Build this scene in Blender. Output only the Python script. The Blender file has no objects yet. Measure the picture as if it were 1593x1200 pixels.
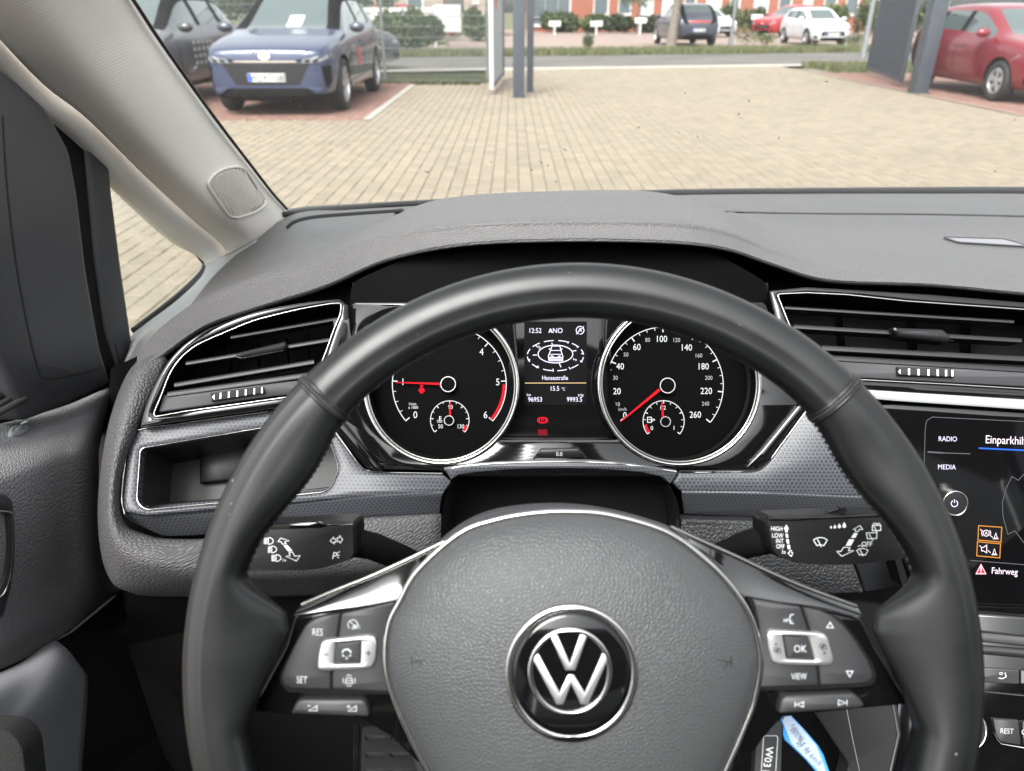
import bpy, bmesh, math, random
from math import sin, cos, pi, radians, atan2, hypot, sqrt
from mathutils import Vector, Matrix
from mathutils.geometry import tessellate_polygon
from mathutils.bvhtree import BVHTree
random.seed(7)
C = bpy.context.scene.collection
SC = bpy.context.scene

# ---------------------------------------------------------------- camera, sky, sun, exposure
FPX, CX, CY = 1150.0, 796.5, 600.0
TP = math.atan(584 / 1150)
cp, sp = cos(TP), sin(TP)
AX, UX, RX = Vector((0, cp, -sp)), Vector((0, sp, cp)), Vector((1, 0, 0))
EYE = Vector((0, 0, 1.35))
cam_data = bpy.data.cameras.new('camera')
cam = bpy.data.objects.new('camera', cam_data)
C.objects.link(cam)
cam.location = EYE
cam.rotation_euler = (pi / 2 - TP, 0, 0)
cam_data.sensor_width = 36
cam_data.lens = 36 * FPX / 1593
cam_data.clip_start = 0.02
cam_data.clip_end = 600
cam_data.dof.use_dof = True
cam_data.dof.focus_distance = 0.60
cam_data.dof.aperture_fstop = 9.5
SC.camera = cam
world = bpy.data.worlds.new("World")
SC.world = world
world.use_nodes = True
wn = world.node_tree
wn.nodes.clear()
SUN_EL, SUN_AZ = radians(52), radians(200)      # high behind the car, through thin cloud
sky = wn.nodes.new('ShaderNodeTexSky')
sky.sky_type = 'NISHITA'
sky.sun_disc = False
sky.sun_elevation = SUN_EL
sky.sun_rotation = SUN_AZ
sky.air_density = 1.0
sky.dust_density = 4.0
hs = wn.nodes.new('ShaderNodeHueSaturation')
hs.inputs['Saturation'].default_value = 0.12
bg = wn.nodes.new('ShaderNodeBackground')
bg.inputs['Strength'].default_value = 0.15
wo = wn.nodes.new('ShaderNodeOutputWorld')
wn.links.new(sky.outputs[0], hs.inputs['Color'])
wn.links.new(hs.outputs[0], bg.inputs['Color'])
wn.links.new(bg.outputs[0], wo.inputs['Surface'])
sl = bpy.data.lights.new('sun', 'SUN')
sl.energy = 1.2
sl.angle = radians(25)
sl.color = (1, 0.97, 0.92)
so = bpy.data.objects.new('sun', sl)
C.objects.link(so)
so.location = (0, -5, 30)
sd = Vector((sin(SUN_AZ) * cos(SUN_EL), cos(SUN_AZ) * cos(SUN_EL), sin(SUN_EL)))
so.rotation_euler = sd.to_track_quat('Z', 'Y').to_euler()
SC.view_settings.view_transform = 'Standard'
SC.view_settings.look = 'None'
SC.view_settings.exposure = 1.8
SC.view_settings.gamma = 1
SC.view_settings.use_curve_mapping = False
SC.cycles.max_bounces = 10
SC.cycles.transparent_max_bounces = 16
SC.cycles.caustics_reflective = False
SC.cycles.caustics_refractive = False
SC.cycles.sample_clamp_indirect = 6
try:
    SC.cycles.use_denoising = True
    SC.cycles.denoiser = 'OPENIMAGEDENOISE'
except Exception:
    pass

# ---------------------------------------------------------------- materials
def nodes(name):
    m = bpy.data.materials.new(name)
    m.use_nodes = True
    nt = m.node_tree
    return m, nt, nt.nodes['Principled BSDF']

def N(nt, kind, **kw):
    n = nt.nodes.new('ShaderNode' + kind)
    for k, v in kw.items():
        if k in n.inputs: n.inputs[k].default_value = v
        else: setattr(n, k, v)
    return n

def pbr(name, col, rough=0.5, metal=0.0, coat=0.0, bump=None, scale=300.0, strength=0.3, dist=0.0006, var=0.12, vscale=9.0,
        spec=0.5, emit=0.0):
    m, nt, b = nodes(name)
    col = tuple(col) + (1,)
    b.inputs['Base Color'].default_value = col
    b.inputs['Roughness'].default_value = rough
    b.inputs['Metallic'].default_value = metal
    b.inputs['Coat Weight'].default_value = coat
    b.inputs['Coat Roughness'].default_value = 0.05
    b.inputs['Specular IOR Level'].default_value = spec
    if emit:
        b.inputs['Emission Color'].default_value = col
        b.inputs['Emission Strength'].default_value = emit
    tc = N(nt, 'TexCoord')
    if var:
        nz = N(nt, 'TexNoise', Scale=vscale, Detail=5.0)
        nt.links.new(tc.outputs['Object'], nz.inputs['Vector'])
        mr = N(nt, 'MapRange')
        mr.inputs['From Min'].default_value = 0.3; mr.inputs['From Max'].default_value = 0.7
        mr.inputs['To Min'].default_value = 1 - var; mr.inputs['To Max'].default_value = 1 + var
        nt.links.new(nz.outputs['Fac'], mr.inputs['Value'])
        mx = N(nt, 'MixRGB', blend_type='MULTIPLY')
        mx.inputs[0].default_value = 1
        mx.inputs[1].default_value = col
        nt.links.new(mr.outputs[0], mx.inputs[2])
        nt.links.new(mx.outputs[0], b.inputs['Base Color'])
        mr2 = N(nt, 'MapRange')
        mr2.inputs['From Min'].default_value = 0.3; mr2.inputs['From Max'].default_value = 0.7
        mr2.inputs['To Min'].default_value = max(0.02, rough * 0.88); mr2.inputs['To Max'].default_value = min(1, rough * 1.12)
        nt.links.new(nz.outputs['Fac'], mr2.inputs['Value'])
        nt.links.new(mr2.outputs[0], b.inputs['Roughness'])
    if bump:
        bp = N(nt, 'Bump', Strength=strength, Distance=dist)
        if bump == 'leather':
            n1 = N(nt, 'TexNoise', Scale=scale * 0.5, Detail=1.0)
            nt.links.new(tc.outputs['UV'], n1.inputs['Vector'])
            sc = N(nt, 'VectorMath', operation='SCALE'); sc.inputs['Scale'].default_value = 0.55 / scale
            nt.links.new(n1.outputs['Color'], sc.inputs[0])
            ad = N(nt, 'VectorMath', operation='ADD')
            nt.links.new(tc.outputs['UV'], ad.inputs[0]); nt.links.new(sc.outputs[0], ad.inputs[1])
            v = N(nt, 'TexVoronoi', Scale=scale); v.feature = 'DISTANCE_TO_EDGE'; v.voronoi_dimensions = '2D'
            nt.links.new(ad.outputs[0], v.inputs['Vector'])
            iv = N(nt, 'MapRange'); iv.inputs['From Min'].default_value = 0.0; iv.inputs['From Max'].default_value = 0.32
            iv.interpolation_type = 'SMOOTHSTEP'
            nt.links.new(v.outputs['Distance'], iv.inputs['Value'])
            nt.links.new(iv.outputs[0], bp.inputs['Height'])
        elif bump == 'noise':
            n1 = N(nt, 'TexNoise', Scale=scale, Detail=4.0)
            nt.links.new(tc.outputs['Object'], n1.inputs['Vector'])
            nt.links.new(n1.outputs['Fac'], bp.inputs['Height'])
        elif bump == 'ribs':
            w = N(nt, 'TexWave', Scale=scale); w.wave_type = 'BANDS'; w.bands_direction = 'Y'
            mp_ = N(nt, 'Mapping'); mp_.inputs['Rotation'].default_value = (0, 0, radians(30)); nt.links.new(tc.outputs['UV'], mp_.inputs['Vector'])
            nt.links.new(mp_.outputs[0], w.inputs['Vector'])
            nt.links.new(w.outputs['Fac'], bp.inputs['Height'])
        nt.links.new(bp.outputs[0], b.inputs['Normal'])
    return m

def tri_mat(name, c0, c1, scale, rough, angle=0.0):
    """printed triangle lattice decor, three sets of fine lines in the panel's own UV (metres)"""
    m, nt, b = nodes(name)
    uv = N(nt, 'TexCoord')
    tot = None
    for k in range(3):
        mp = N(nt, 'Mapping')
        mp.inputs['Rotation'].default_value = (0, 0, radians(60 * k) + angle)
        nt.links.new(uv.outputs['UV'], mp.inputs['Vector'])
        w = N(nt, 'TexWave', Scale=scale); w.wave_type = 'BANDS'; w.bands_direction = 'Y'; w.wave_profile = 'TRI'
        nt.links.new(mp.outputs[0], w.inputs['Vector'])
        if tot is None: tot = w.outputs['Fac']
        else:
            mn = N(nt, 'Math', operation='MINIMUM')
            nt.links.new(tot, mn.inputs[0]); nt.links.new(w.outputs['Fac'], mn.inputs[1]); tot = mn.outputs[0]
    cr = N(nt, 'ValToRGB')
    cr.color_ramp.elements[0].position = 0.08; cr.color_ramp.elements[0].color = tuple(c0) + (1,)
    cr.color_ramp.elements[1].position = 0.34; cr.color_ramp.elements[1].color = tuple(c1) + (1,)
    nt.links.new(tot, cr.inputs[0])
    nt.links.new(cr.outputs[0], b.inputs['Base Color'])
    bp = N(nt, 'Bump', Strength=0.35, Distance=0.0004)
    nt.links.new(tot, bp.inputs['Height']); nt.links.new(bp.outputs[0], b.inputs['Normal'])
    b.inputs['Roughness'].default_value = rough
    return m

def thin_glass(name, tint=(0.93, 0.96, 0.95), refl=1.0, rough=0.0, film=0.0):
    m, nt, b = nodes(name)
    nt.nodes.remove(b)
    out = nt.nodes['Material Output']
    t = N(nt, 'BsdfTransparent'); t.inputs[0].default_value = tuple(tint) + (1,)
    g = N(nt, 'BsdfGlossy'); g.inputs['Roughness'].default_value = rough; g.inputs[0].default_value = (refl, refl, refl, 1)
    f = N(nt, 'Fresnel', IOR=1.45)
    ge = N(nt, 'NewGeometry'); io = N(nt, 'MapRange')      # a thin pane mirrors alike from both sides
    io.inputs['To Min'].default_value = 1.45; io.inputs['To Max'].default_value = 1 / 1.45
    nt.links.new(ge.outputs['Backfacing'], io.inputs['Value']); nt.links.new(io.outputs[0], f.inputs['IOR'])
    mx = N(nt, 'MixShader')
    nt.links.new(f.outputs[0], mx.inputs[0]); nt.links.new(t.outputs[0], mx.inputs[1]); nt.links.new(g.outputs[0], mx.inputs[2])
    last = mx
    if film:        # translucent film: pale veil put over the view, as fine dust would
        tr = N(nt, 'BsdfTranslucent'); tr.inputs[0].default_value = (.9, .9, .88, 1)
        m2 = N(nt, 'MixShader'); m2.inputs[0].default_value = film
        nt.links.new(mx.outputs[0], m2.inputs[1]); nt.links.new(tr.outputs[0], m2.inputs[2]); last = m2
    nt.links.new(last.outputs[0], out.inputs['Surface'])
    return m

def ground_mat(name, c, c2, scale, rough=0.85, fine=60.0):
    m, nt, b = nodes(name)
    tc = N(nt, 'TexCoord')
    n1 = N(nt, 'TexNoise', Scale=scale, Detail=7.0); n2 = N(nt, 'TexNoise', Scale=fine, Detail=4.0)
    for n in (n1, n2): nt.links.new(tc.outputs['Object'], n.inputs['Vector'])
    mx = N(nt, 'MixRGB'); mx.inputs[1].default_value = tuple(c) + (1,); mx.inputs[2].default_value = tuple(c2) + (1,)
    cr = N(nt, 'MapRange'); cr.inputs['From Min'].default_value = 0.35; cr.inputs['From Max'].default_value = 0.65
    nt.links.new(n1.outputs['Fac'], cr.inputs['Value']); nt.links.new(cr.outputs[0], mx.inputs[0])
    m2 = N(nt, 'MixRGB', blend_type='OVERLAY'); m2.inputs[0].default_value = 0.5
    nt.links.new(mx.outputs[0], m2.inputs[1]); nt.links.new(n2.outputs['Fac'], m2.inputs[2])
    nt.links.new(m2.outputs[0], b.inputs['Base Color'])
    b.inputs['Roughness'].default_value = rough
    return m

def rand_mat(name, c, spread=0.25, rough=0.85, fine=40.0, hue=0.02):
    """colour varies from object to object (Object Info random) plus grain"""
    m, nt, b = nodes(name)
    oi = N(nt, 'ObjectInfo'); tc = N(nt, 'TexCoord')
    n2 = N(nt, 'TexNoise', Scale=fine, Detail=6.0); nt.links.new(tc.outputs['Object'], n2.inputs['Vector'])
    n3 = N(nt, 'TexNoise', Scale=0.7, Detail=4.0); nt.links.new(tc.outputs['Object'], n3.inputs['Vector'])
    at = N(nt, 'Attribute'); at.attribute_name = 'tone'
    s = N(nt, 'Math', operation='ADD'); nt.links.new(at.outputs['Fac'], s.inputs[0])
    nt.links.new(n2.outputs['Fac'], s.inputs[1])
    s2 = N(nt, 'Math', operation='ADD'); nt.links.new(s.outputs[0], s2.inputs[0]); nt.links.new(n3.outputs['Fac'], s2.inputs[1])
    mr = N(nt, 'MapRange'); mr.inputs['From Min'].default_value = 0.6; mr.inputs['From Max'].default_value = 2.4
    mr.inputs['To Min'].default_value = 1 - spread; mr.inputs['To Max'].default_value = 1 + spread
    nt.links.new(s2.outputs[0], mr.inputs['Value'])
    mx = N(nt, 'MixRGB', blend_type='MULTIPLY'); mx.inputs[0].default_value = 1; mx.inputs[1].default_value = tuple(c) + (1,)
    nt.links.new(mr.outputs[0], mx.inputs[2]); nt.links.new(mx.outputs[0], b.inputs['Base Color'])
    b.inputs['Roughness'].default_value = rough
    return m

def emit_mat(name, col, s):
    m, nt, b = nodes(name)
    b.inputs['Base Color'].default_value = (0.004, 0.004, 0.004, 1)
    b.inputs['Specular IOR Level'].default_value = 0.03
    b.inputs['Emission Color'].default_value = tuple(col) + (1,)
    b.inputs['Emission Strength'].default_value = s
    return m

def leaf_mat(name, c, c2):
    m, nt, b = nodes(name)
    at = N(nt, 'Attribute'); at.attribute_name = 'tone'
    mx = N(nt, 'MixRGB'); mx.inputs[1].default_value = tuple(c) + (1,); mx.inputs[2].default_value = tuple(c2) + (1,)
    nt.links.new(at.outputs['Fac'], mx.inputs[0]); nt.links.new(mx.outputs[0], b.inputs['Base Color'])
    b.inputs['Roughness'].default_value = 0.6
    return m

M = dict(
    pad=pbr('pad_grain', (0.108, 0.1045, 0.1055), 0.50, bump='leather', scale=330, strength=0.5, dist=0.0009, var=0.05),
    hood=pbr('hood_grain', (0.066, 0.070, 0.073), 0.50, bump='leather', scale=330, strength=0.42, dist=0.0008, var=0.05),
    surround=pbr('surround_grain', (0.076, 0.074, 0.076), 0.50, bump='leather', scale=270, strength=0.6, dist=0.0009, var=0.06),
    door=pbr('door_grain', (0.20, 0.197, 0.203), 0.50, bump='leather', scale=240, strength=0.6, dist=0.0011, var=0.06),
    airbag=pbr('airbag_grain', (0.053, 0.055, 0.057), 0.47, bump='leather', scale=520, strength=0.32, dist=0.0006, var=0.06),
    leather=pbr('rim_leather', (0.0085, 0.0090, 0.0093), 0.37, bump='leather', scale=900, strength=0.14, dist=0.0003, var=0.2, vscale=30, spec=0.5),
    soft=pbr('soft_black', (0.028, 0.028, 0.03), 0.5, bump='noise', scale=1500, strength=0.12, dist=0.0003, var=0.08),
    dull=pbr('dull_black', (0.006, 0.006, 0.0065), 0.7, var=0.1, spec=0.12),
    slat=pbr('slat_black', (0.014, 0.014, 0.0155), 0.33, var=0.08, spec=0.4),
    piano=pbr('piano_black', (0.004, 0.004, 0.0045), 0.06, coat=0.0, var=0.1, vscale=40),
    lacquer=pbr('spoke_lacquer', (0.006, 0.006, 0.0065), 0.09, spec=1.0, coat=0.6, var=0.0),
    button=pbr('button_black', (0.026, 0.026, 0.028), 0.45, var=0.05),
    stalk=pbr('stalk_black', (0.007, 0.007, 0.0075), 0.38, bump='noise', scale=2500, strength=0.08, dist=0.0002, var=0.06),
    chrome=pbr('satin_chrome', (0.54, 0.53, 0.515), 0.18, metal=1, var=0.06, vscale=60),
    silver=pbr('silver_paint', (0.66, 0.66, 0.66), 0.32, metal=0.85, var=0.04),
    darkchrome=pbr('dark_chrome', (0.34, 0.33, 0.31), 0.2, metal=1, var=0.05),
    darkgrain=pbr('dark_grain', (0.026, 0.026, 0.028), 0.52, bump='leather', scale=270, strength=0.6, dist=0.0009, var=0.06),
    decor=tri_mat('decor_triangles', (0.024, 0.025, 0.029), (0.105, 0.110, 0.126), 105, 0.38),
    rubbermat=tri_mat('tray_rubber', (0.006, 0.006, 0.006), (0.03, 0.03, 0.03), 120, 0.5),
    fabric=pbr('pillar_fabric', (0.74, 0.70, 0.65), 0.85, bump='ribs', scale=105, strength=0.22, dist=0.0006, var=0.03),
    lightplastic=pbr('light_plastic', (0.72, 0.69, 0.645), 0.55, var=0.03),
    greyplastic=pbr('grey_plastic', (0.36, 0.37, 0.37), 0.5, var=0.05),
    trimgrey=pbr('trim_charcoal', (0.034, 0.034, 0.038), 0.5, bump='noise', scale=2500, strength=0.1, dist=0.0003, var=0.04),
    handle=pbr('pull_handle_grey', (0.21, 0.21, 0.226), 0.5, var=0.04),
    carpet=pbr('carpet', (0.008, 0.008, 0.008), 0.95, bump='noise', scale=900, strength=0.6, dist=0.002, var=0.3),
    dial=pbr('dial_black', (0.0018, 0.0018, 0.002), 0.5, var=0.05, spec=0.03),
    ink=pbr('print_white', (0.72, 0.74, 0.75), 0.5, var=0.0, emit=0.06),
    inkdim=pbr('print_grey', (0.50, 0.52, 0.54), 0.5, var=0.0),
    inkdark=pbr('print_dark', (0.02, 0.02, 0.02), 0.5, var=0.0),
    emboss=pbr('embossed_dark', (0.012, 0.012, 0.012), 0.5, var=0.0),
    lcd=emit_mat('lcd_white', (0.82, 0.80, 1.0), 0.50),
    lcdpink=emit_mat('lcd_pale', (1.0, 0.84, 0.94), 0.50),
    lcdback=emit_mat('lcd_back', (0.5, 0.55, 0.65), 0.0012),
    glow=emit_mat('dial_glow', (0.95, 0.97, 1.0), 0.36),
    glowdim=emit_mat('dial_glow_small', (0.85, 0.9, 0.95), 0.22),
    redneedle=emit_mat('needle_red', (0.85, 0.008, 0.02), 0.36),
    redlamp=emit_mat('warning_red', (1.0, 0.004, 0.03), 0.40),
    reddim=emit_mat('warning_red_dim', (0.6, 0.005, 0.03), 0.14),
    amber=emit_mat('lcd_amber', (0.8, 0.32, 0.05), 0.35),
    blue=emit_mat('lcd_blue', (0.03, 0.16, 0.95), 0.45),
    gold=emit_mat('lcd_gold', (0.9, 0.62, 0.30), 0.4),
    lcdgrey=emit_mat('lcd_grey', (0.35, 0.36, 0.4), 0.16),
    copper=pbr('copper_reflect', (0.78, 0.60, 0.50), 0.14, metal=1, var=0.05),
    glass=thin_glass('car_glass'), screenglass=thin_glass('windscreen_glass', (.92, .95, .94), film=0.018),
    coverglass=thin_glass('cover_glass', (0.97, 0.97, 0.97), 0.55),
    frit=pbr('black_frit', (0.008, 0.008, 0.008), 0.35, var=0),
    tagwhite=pbr('tag_paper', (0.36, 0.44, 0.56), 0.6, var=0.05),
    tagblue=pbr('tag_plastic_blue', (0.04, 0.28, 0.72), 0.4, var=0.05),
    steel=pbr('brushed_steel', (0.35, 0.34, 0.32), 0.35, metal=1, var=0.2, vscale=50),
    rubber=pbr('rubber', (0.018, 0.018, 0.018), 0.75, var=0.15),
    stitch=pbr('thread', (0.06, 0.06, 0.062), 0.7, var=0.1),
)

# ---------------------------------------------------------------- object helpers
def link(o, parent=None):
    C.objects.link(o)
    if parent is not None: o.parent = parent
    return o

def tag(o, label=None, cat=None, group=None, kind=None):
    if label: o['label'] = label
    if cat: o['category'] = cat
    if group: o['group'] = group
    if kind: o['kind'] = kind
    return o

def empty(name, loc=(0, 0, 0), label=None, cat=None, group=None, rz=0):
    o = bpy.data.objects.new(name, None)
    o.empty_display_size = 0.05
    C.objects.link(o)
    o.location = loc
    o.rotation_euler = (0, 0, rz)
    return tag(o, label, cat, group)

def mesh_obj(name, verts, faces, mat, parent=None, smooth=True, angle=40, uvs=None, at=None):
    """verts are world points; parent with a location gets local coordinates"""
    me = bpy.data.meshes.new(name)
    off = Vector((0, 0, 0))
    p = parent
    while p is not None:
        off += Vector(p.location); p = p.parent
    me.from_pydata([tuple(Vector(v) - off) for v in verts], [], faces)
    if uvs is not None:
        ul = me.uv_layers.new(name='UVMap')
        for l in me.loops:
            ul.data[l.index].uv = uvs[l.vertex_index]
    me.validate()
    if mat is not None:
        for m_ in (mat if isinstance(mat, (list, tuple)) else [mat]): me.materials.append(m_)
    if smooth:
        me.polygons.foreach_set('use_smooth', [True] * len(me.polygons))
        if angle < 179:
            me.set_sharp_from_angle(angle=radians(angle))
    me.update()
    o = bpy.data.objects.new(name, me)
    return link(o, parent)

def fix_normals(o):
    bm = bmesh.new(); bm.from_mesh(o.data)
    bmesh.ops.recalc_face_normals(bm, faces=bm.faces)
    bm.to_mesh(o.data); bm.free()
    return o

def ray(x, y): return RX * ((x - CX) / FPX) + UX * ((CY - y) / FPX) + AX
def P(x, y, d): return EYE + ray(x, y) * d
def G(x, y, z=0.0):
    r = ray(x, y); return EYE + r * ((z - EYE.z) / r.z)

class Pl:
    """a flat surface of the car through three points given as (column, row, distance)"""
    def __init__(s, p, q, r):
        p, q, r = [P(*k) if not isinstance(k, Vector) else k for k in (p, q, r)]
        s.o = p
        n = (q - p).cross(r - p).normalized()
        if n.dot(EYE - p) < 0: n = -n
        s.n = n
        s.ex = (RX - n * RX.dot(n)).normalized()
        s.ey = n.cross(s.ex)
    def at(s, x, y, h=0.0):
        r = ray(x, y)
        t = (s.o - EYE).dot(s.n) / r.dot(s.n)
        return EYE + r * t + s.n * h
    def uv(s, p): return ((p - s.o).dot(s.ex), (p - s.o).dot(s.ey))
    def off(s, h):
        q = Pl.__new__(Pl); q.n, q.ex, q.ey = s.n, s.ex, s.ey; q.o = s.o + s.n * h
        return q

def flat(x, y, d):  # plane square to the view axis
    return Pl((x, y, d), (x + 100, y, d), (x, y + 100, d))

def catmull(pts, n=8, closed=False):
    pts = [Vector(p) for p in pts]
    out = []
    m = len(pts)
    segs = m if closed else m - 1
    for i in range(segs):
        if closed:
            p0, p1, p2, p3 = pts[(i - 1) % m], pts[i], pts[(i + 1) % m], pts[(i + 2) % m]
        else:
            p1, p2 = pts[i], pts[i + 1]
            p0 = pts[i - 1] if i > 0 else p1 * 2 - p2
            p3 = pts[i + 2] if i + 2 < m else p2 * 2 - p1
        for k in range(n):
            t = k / n
            out.append(0.5 * ((2 * p1) + (-p0 + p2) * t + (2 * p0 - 5 * p1 + 4 * p2 - p3) * t * t + (-p0 + 3 * p1 - 3 * p2 + p3) * t ** 3))
    if not closed: out.append(pts[-1].copy())
    return out

def curve2(pts, n=8, closed=False): return [(p.x, p.y) for p in catmull([(a, b, 0) for a, b in pts], n, closed)]

def rnd(pts, r=8, seg=5):
    """round the corners of a closed 2D polygon; a point may carry its own radius"""
    out = []
    m = len(pts)
    for i in range(m):
        p = Vector(pts[i][:2]); a = Vector(pts[i - 1][:2]); b = Vector(pts[(i + 1) % m][:2])
        rr = pts[i][2] if len(pts[i]) > 2 else r
        da, db = a - p, b - p
        la, lb = da.length, db.length
        if rr <= 0 or la == 0 or lb == 0: out.append((p.x, p.y)); continue
        rr = min(rr, la * 0.48, lb * 0.48)
        s, e = p + da / la * rr, p + db / lb * rr
        for k in range(seg + 1):
            t = k / seg
            q = s * (1 - t) ** 2 + p * 2 * t * (1 - t) + e * t * t
            out.append((q.x, q.y))
    return out

def area2(pts): return sum(pts[i - 1][0] * pts[i][1] - pts[i][0] * pts[i - 1][1] for i in range(len(pts))) / 2

def offset2(pts, d):
    """move a closed outline inwards by d (outwards if negative)"""
    s = 1 if area2(pts) > 0 else -1
    out = []
    m = len(pts)
    for i in range(m):
        a, p, b = Vector(pts[i - 1]), Vector(pts[i]), Vector(pts[(i + 1) % m])
        e1, e2 = (p - a), (b - p)
        if e1.length < 1e-6: e1 = e2
        if e2.length < 1e-6: e2 = e1
        if e1.length < 1e-9: out.append((p.x, p.y)); continue
        e1.normalize(); e2.normalize()
        n1, n2 = Vector((-e1.y, e1.x)) * s, Vector((-e2.y, e2.x)) * s
        n = n1 + n2
        if n.length < 1e-6: n = n1
        n.normalize()
        c = max(0.4, n.dot(n1))
        q = p + n * (d / c)
        out.append((q.x, q.y))
    return out

def plate(name, loops, pl, depth, mat, parent=None, bevel=0.0, h=0.0, bpx=None, smooth=True, angle=35, back=True):
    """solid panel: outlines (first outer, then holes) on a plane, with a bevelled front edge, reaching back by depth"""
    if loops and isinstance(loops[0][0], (int, float)): loops = [loops]
    if bpx is None: bpx = bevel / 0.0005
    V, Fc, fr = [], [], []
    for li, lp in enumerate(loops):
        sgn = 1 if li == 0 else -1
        n = len(lp)
        b0 = len(V)
        rings = [lp] if not bevel else [offset2(lp, sgn * bpx), offset2(lp, sgn * bpx * 0.3), lp]
        hs_ = [h] if not bevel else [h, h - bevel * 0.3, h - bevel]
        rings.append(lp); hs_.append(h - max(depth, bevel + 1e-4))
        for rg, hh in zip(rings, hs_):
            for (x, y) in rg: V.append(pl.at(x, y, hh))
        for k in range(len(rings) - 1):
            for i in range(n):
                j = (i + 1) % n
                Fc.append((b0 + k * n + i, b0 + k * n + j, b0 + (k + 1) * n + j, b0 + (k + 1) * n + i))
        fr.append((b0, rings[0], b0 + (len(rings) - 1) * n, lp))
    polys = [[Vector((x, y, 0)) for x, y in f[1]] for f in fr]
    idx = [b + i for b, lp, _, _ in fr for i in range(len(lp))]
    for t in tessellate_polygon(polys): Fc.append(tuple(idx[k] for k in t))
    if back:
        idx = [b + i for _, _, b, lp in fr for i in range(len(lp))]
        polys = [[Vector((x, y, 0)) for x, y in f[3]] for f in fr]
        for t in tessellate_polygon(polys): Fc.append(tuple(idx[k] for k in t)[::-1])
    o = mesh_obj(name, V, Fc, mat, parent, smooth, angle, [pl.uv(v) for v in V])
    fix_normals(o)
    if smooth: o.data.set_sharp_from_angle(angle=radians(angle))
    return o

def dome(name, outline, ctr, pl, rings, mat, parent=None, back=0.004, angle=60, cap=True):
    """bulged pad: rings = [(scale towards ctr, height above the plane)], first ring is the outline"""
    V, Fc = [], []
    n = len(outline)
    rr = [(1.0, rings[0][1] - back)] + list(rings)
    for s, hh in rr:
        for (x, y) in outline:
            V.append(pl.at(ctr[0] + (x - ctr[0]) * s, ctr[1] + (y - ctr[1]) * s, hh))
    for k in range(len(rr) - 1):
        for i in range(n):
            j = (i + 1) % n
            Fc.append((k * n + i, k * n + j, (k + 1) * n + j, (k + 1) * n + i))
    if cap:
        V.append(pl.at(ctr[0], ctr[1], rings[-1][1]))
        b = (len(rr) - 1) * n
        for i in range(n): Fc.append((b + i, b + (i + 1) % n, len(V) - 1))
    o = mesh_obj(name, V, Fc, mat, parent, True, angle, [pl.uv(v) for v in V])
    fix_normals(o); o.data.set_sharp_from_angle(angle=radians(angle))
    return o

def tube(name, path, rad, mat, parent=None, seg=10, closed=False, section=None, caps=True, angle=60):
    """sweep a round (or given) section along world points; rad may be a list"""
    path = [Vector(p) for p in path]
    m = len(path)
    V, Fc = [], []
    up = None
    for i, p in enumerate(path):
        a = path[(i - 1) % m] if (closed or i > 0) else p
        b = path[(i + 1) % m] if (closed or i < m - 1) else p
        t = (b - a).normalized()
        if up is None:
            up = Vector((0, 0, 1)) if abs(t.z) < 0.9 else Vector((1, 0, 0))
        s = t.cross(up)
        s.normalize()
        up = s.cross(t).normalized()
        r = rad[i] if isinstance(rad, (list, tuple)) else rad
        for k in range(seg):
            an = 2 * pi * k / seg
            if section: cx_, cy_ = section[k % len(section)]
            else: cx_, cy_ = cos(an), sin(an)
            V.append(p + (s * cx_ + up * cy_) * r)
    for i in range(m if closed else m - 1):
        i2 = (i + 1) % m
        for k in range(seg):
            k2 = (k + 1) % seg
            Fc.append((i * seg + k, i * seg + k2, i2 * seg + k2, i2 * seg + k))
    if caps and not closed:
        Fc.append(tuple(range(seg))[::-1]); Fc.append(tuple((m - 1) * seg + k for k in range(seg)))
    return fix_normals(mesh_obj(name, V, Fc, mat, parent, True, angle))

def loft(name, rows, mat, parent=None, nu=6, nv=6, thick=0.0, angle=80, uvscale=1.0, closed=False):
    """smooth skin through rows of world points (every row the same count)"""
    rr = [catmull(r, nu) for r in rows]
    cols = []
    for j in range(len(rr[0])):
        cols.append(catmull([r[j] for r in rr], nv))
    nrow, ncol = len(cols[0]), len(cols)
    V = [cols[j][i] for i in range(nrow) for j in range(ncol)]
    Fc = [(i * ncol + j, i * ncol + j + 1, (i + 1) * ncol + j + 1, (i + 1) * ncol + j) for i in range(nrow - 1) for j in range(ncol - 1)]
    uv = []
    acc = [0.0] * ncol
    for i in range(nrow):
        u = 0.0
        for j in range(ncol):
            if j: u += (V[i * ncol + j] - V[i * ncol + j - 1]).length
            if i: acc[j] += (V[i * ncol + j] - V[(i - 1) * ncol + j]).length
            uv.append((u * uvscale, acc[j] * uvscale))
    o = mesh_obj(name, V, Fc, mat, parent, True, angle, uv)
    # face the viewer
    vs = o.data.polygons
    s = sum(1 if f.normal.dot(EYE - V[f.vertices[0]]) > 0 else -1 for f in vs)
    if s < 0: o.data.flip_normals()
    if thick:
        md = o.modifiers.new('thickness', 'SOLIDIFY'); md.thickness = thick; md.offset = -1
    return o

def box(name, c, s, mat, parent=None, rz=0.0, bevel=0.0):
    bm = bmesh.new()
    bmesh.ops.create_cube(bm, size=1)
    bmesh.ops.scale(bm, vec=Vector(s), verts=bm.verts)
    if bevel: bmesh.ops.bevel(bm, geom=list(bm.edges), offset=bevel, segments=2, affect='EDGES', profile=0.6)
    bmesh.ops.rotate(bm, cent=(0, 0, 0), matrix=Matrix.Rotation(rz, 3, 'Z'), verts=bm.verts)
    bmesh.ops.translate(bm, vec=Vector(c), verts=bm.verts)
    V = [v.co.copy() for v in bm.verts]; bm.verts.index_update()
    Fc = [tuple(v.index for v in f.verts) for f in bm.faces]
    bm.free()
    return mesh_obj(name, V, Fc, mat, parent, bool(bevel), 30)

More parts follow.
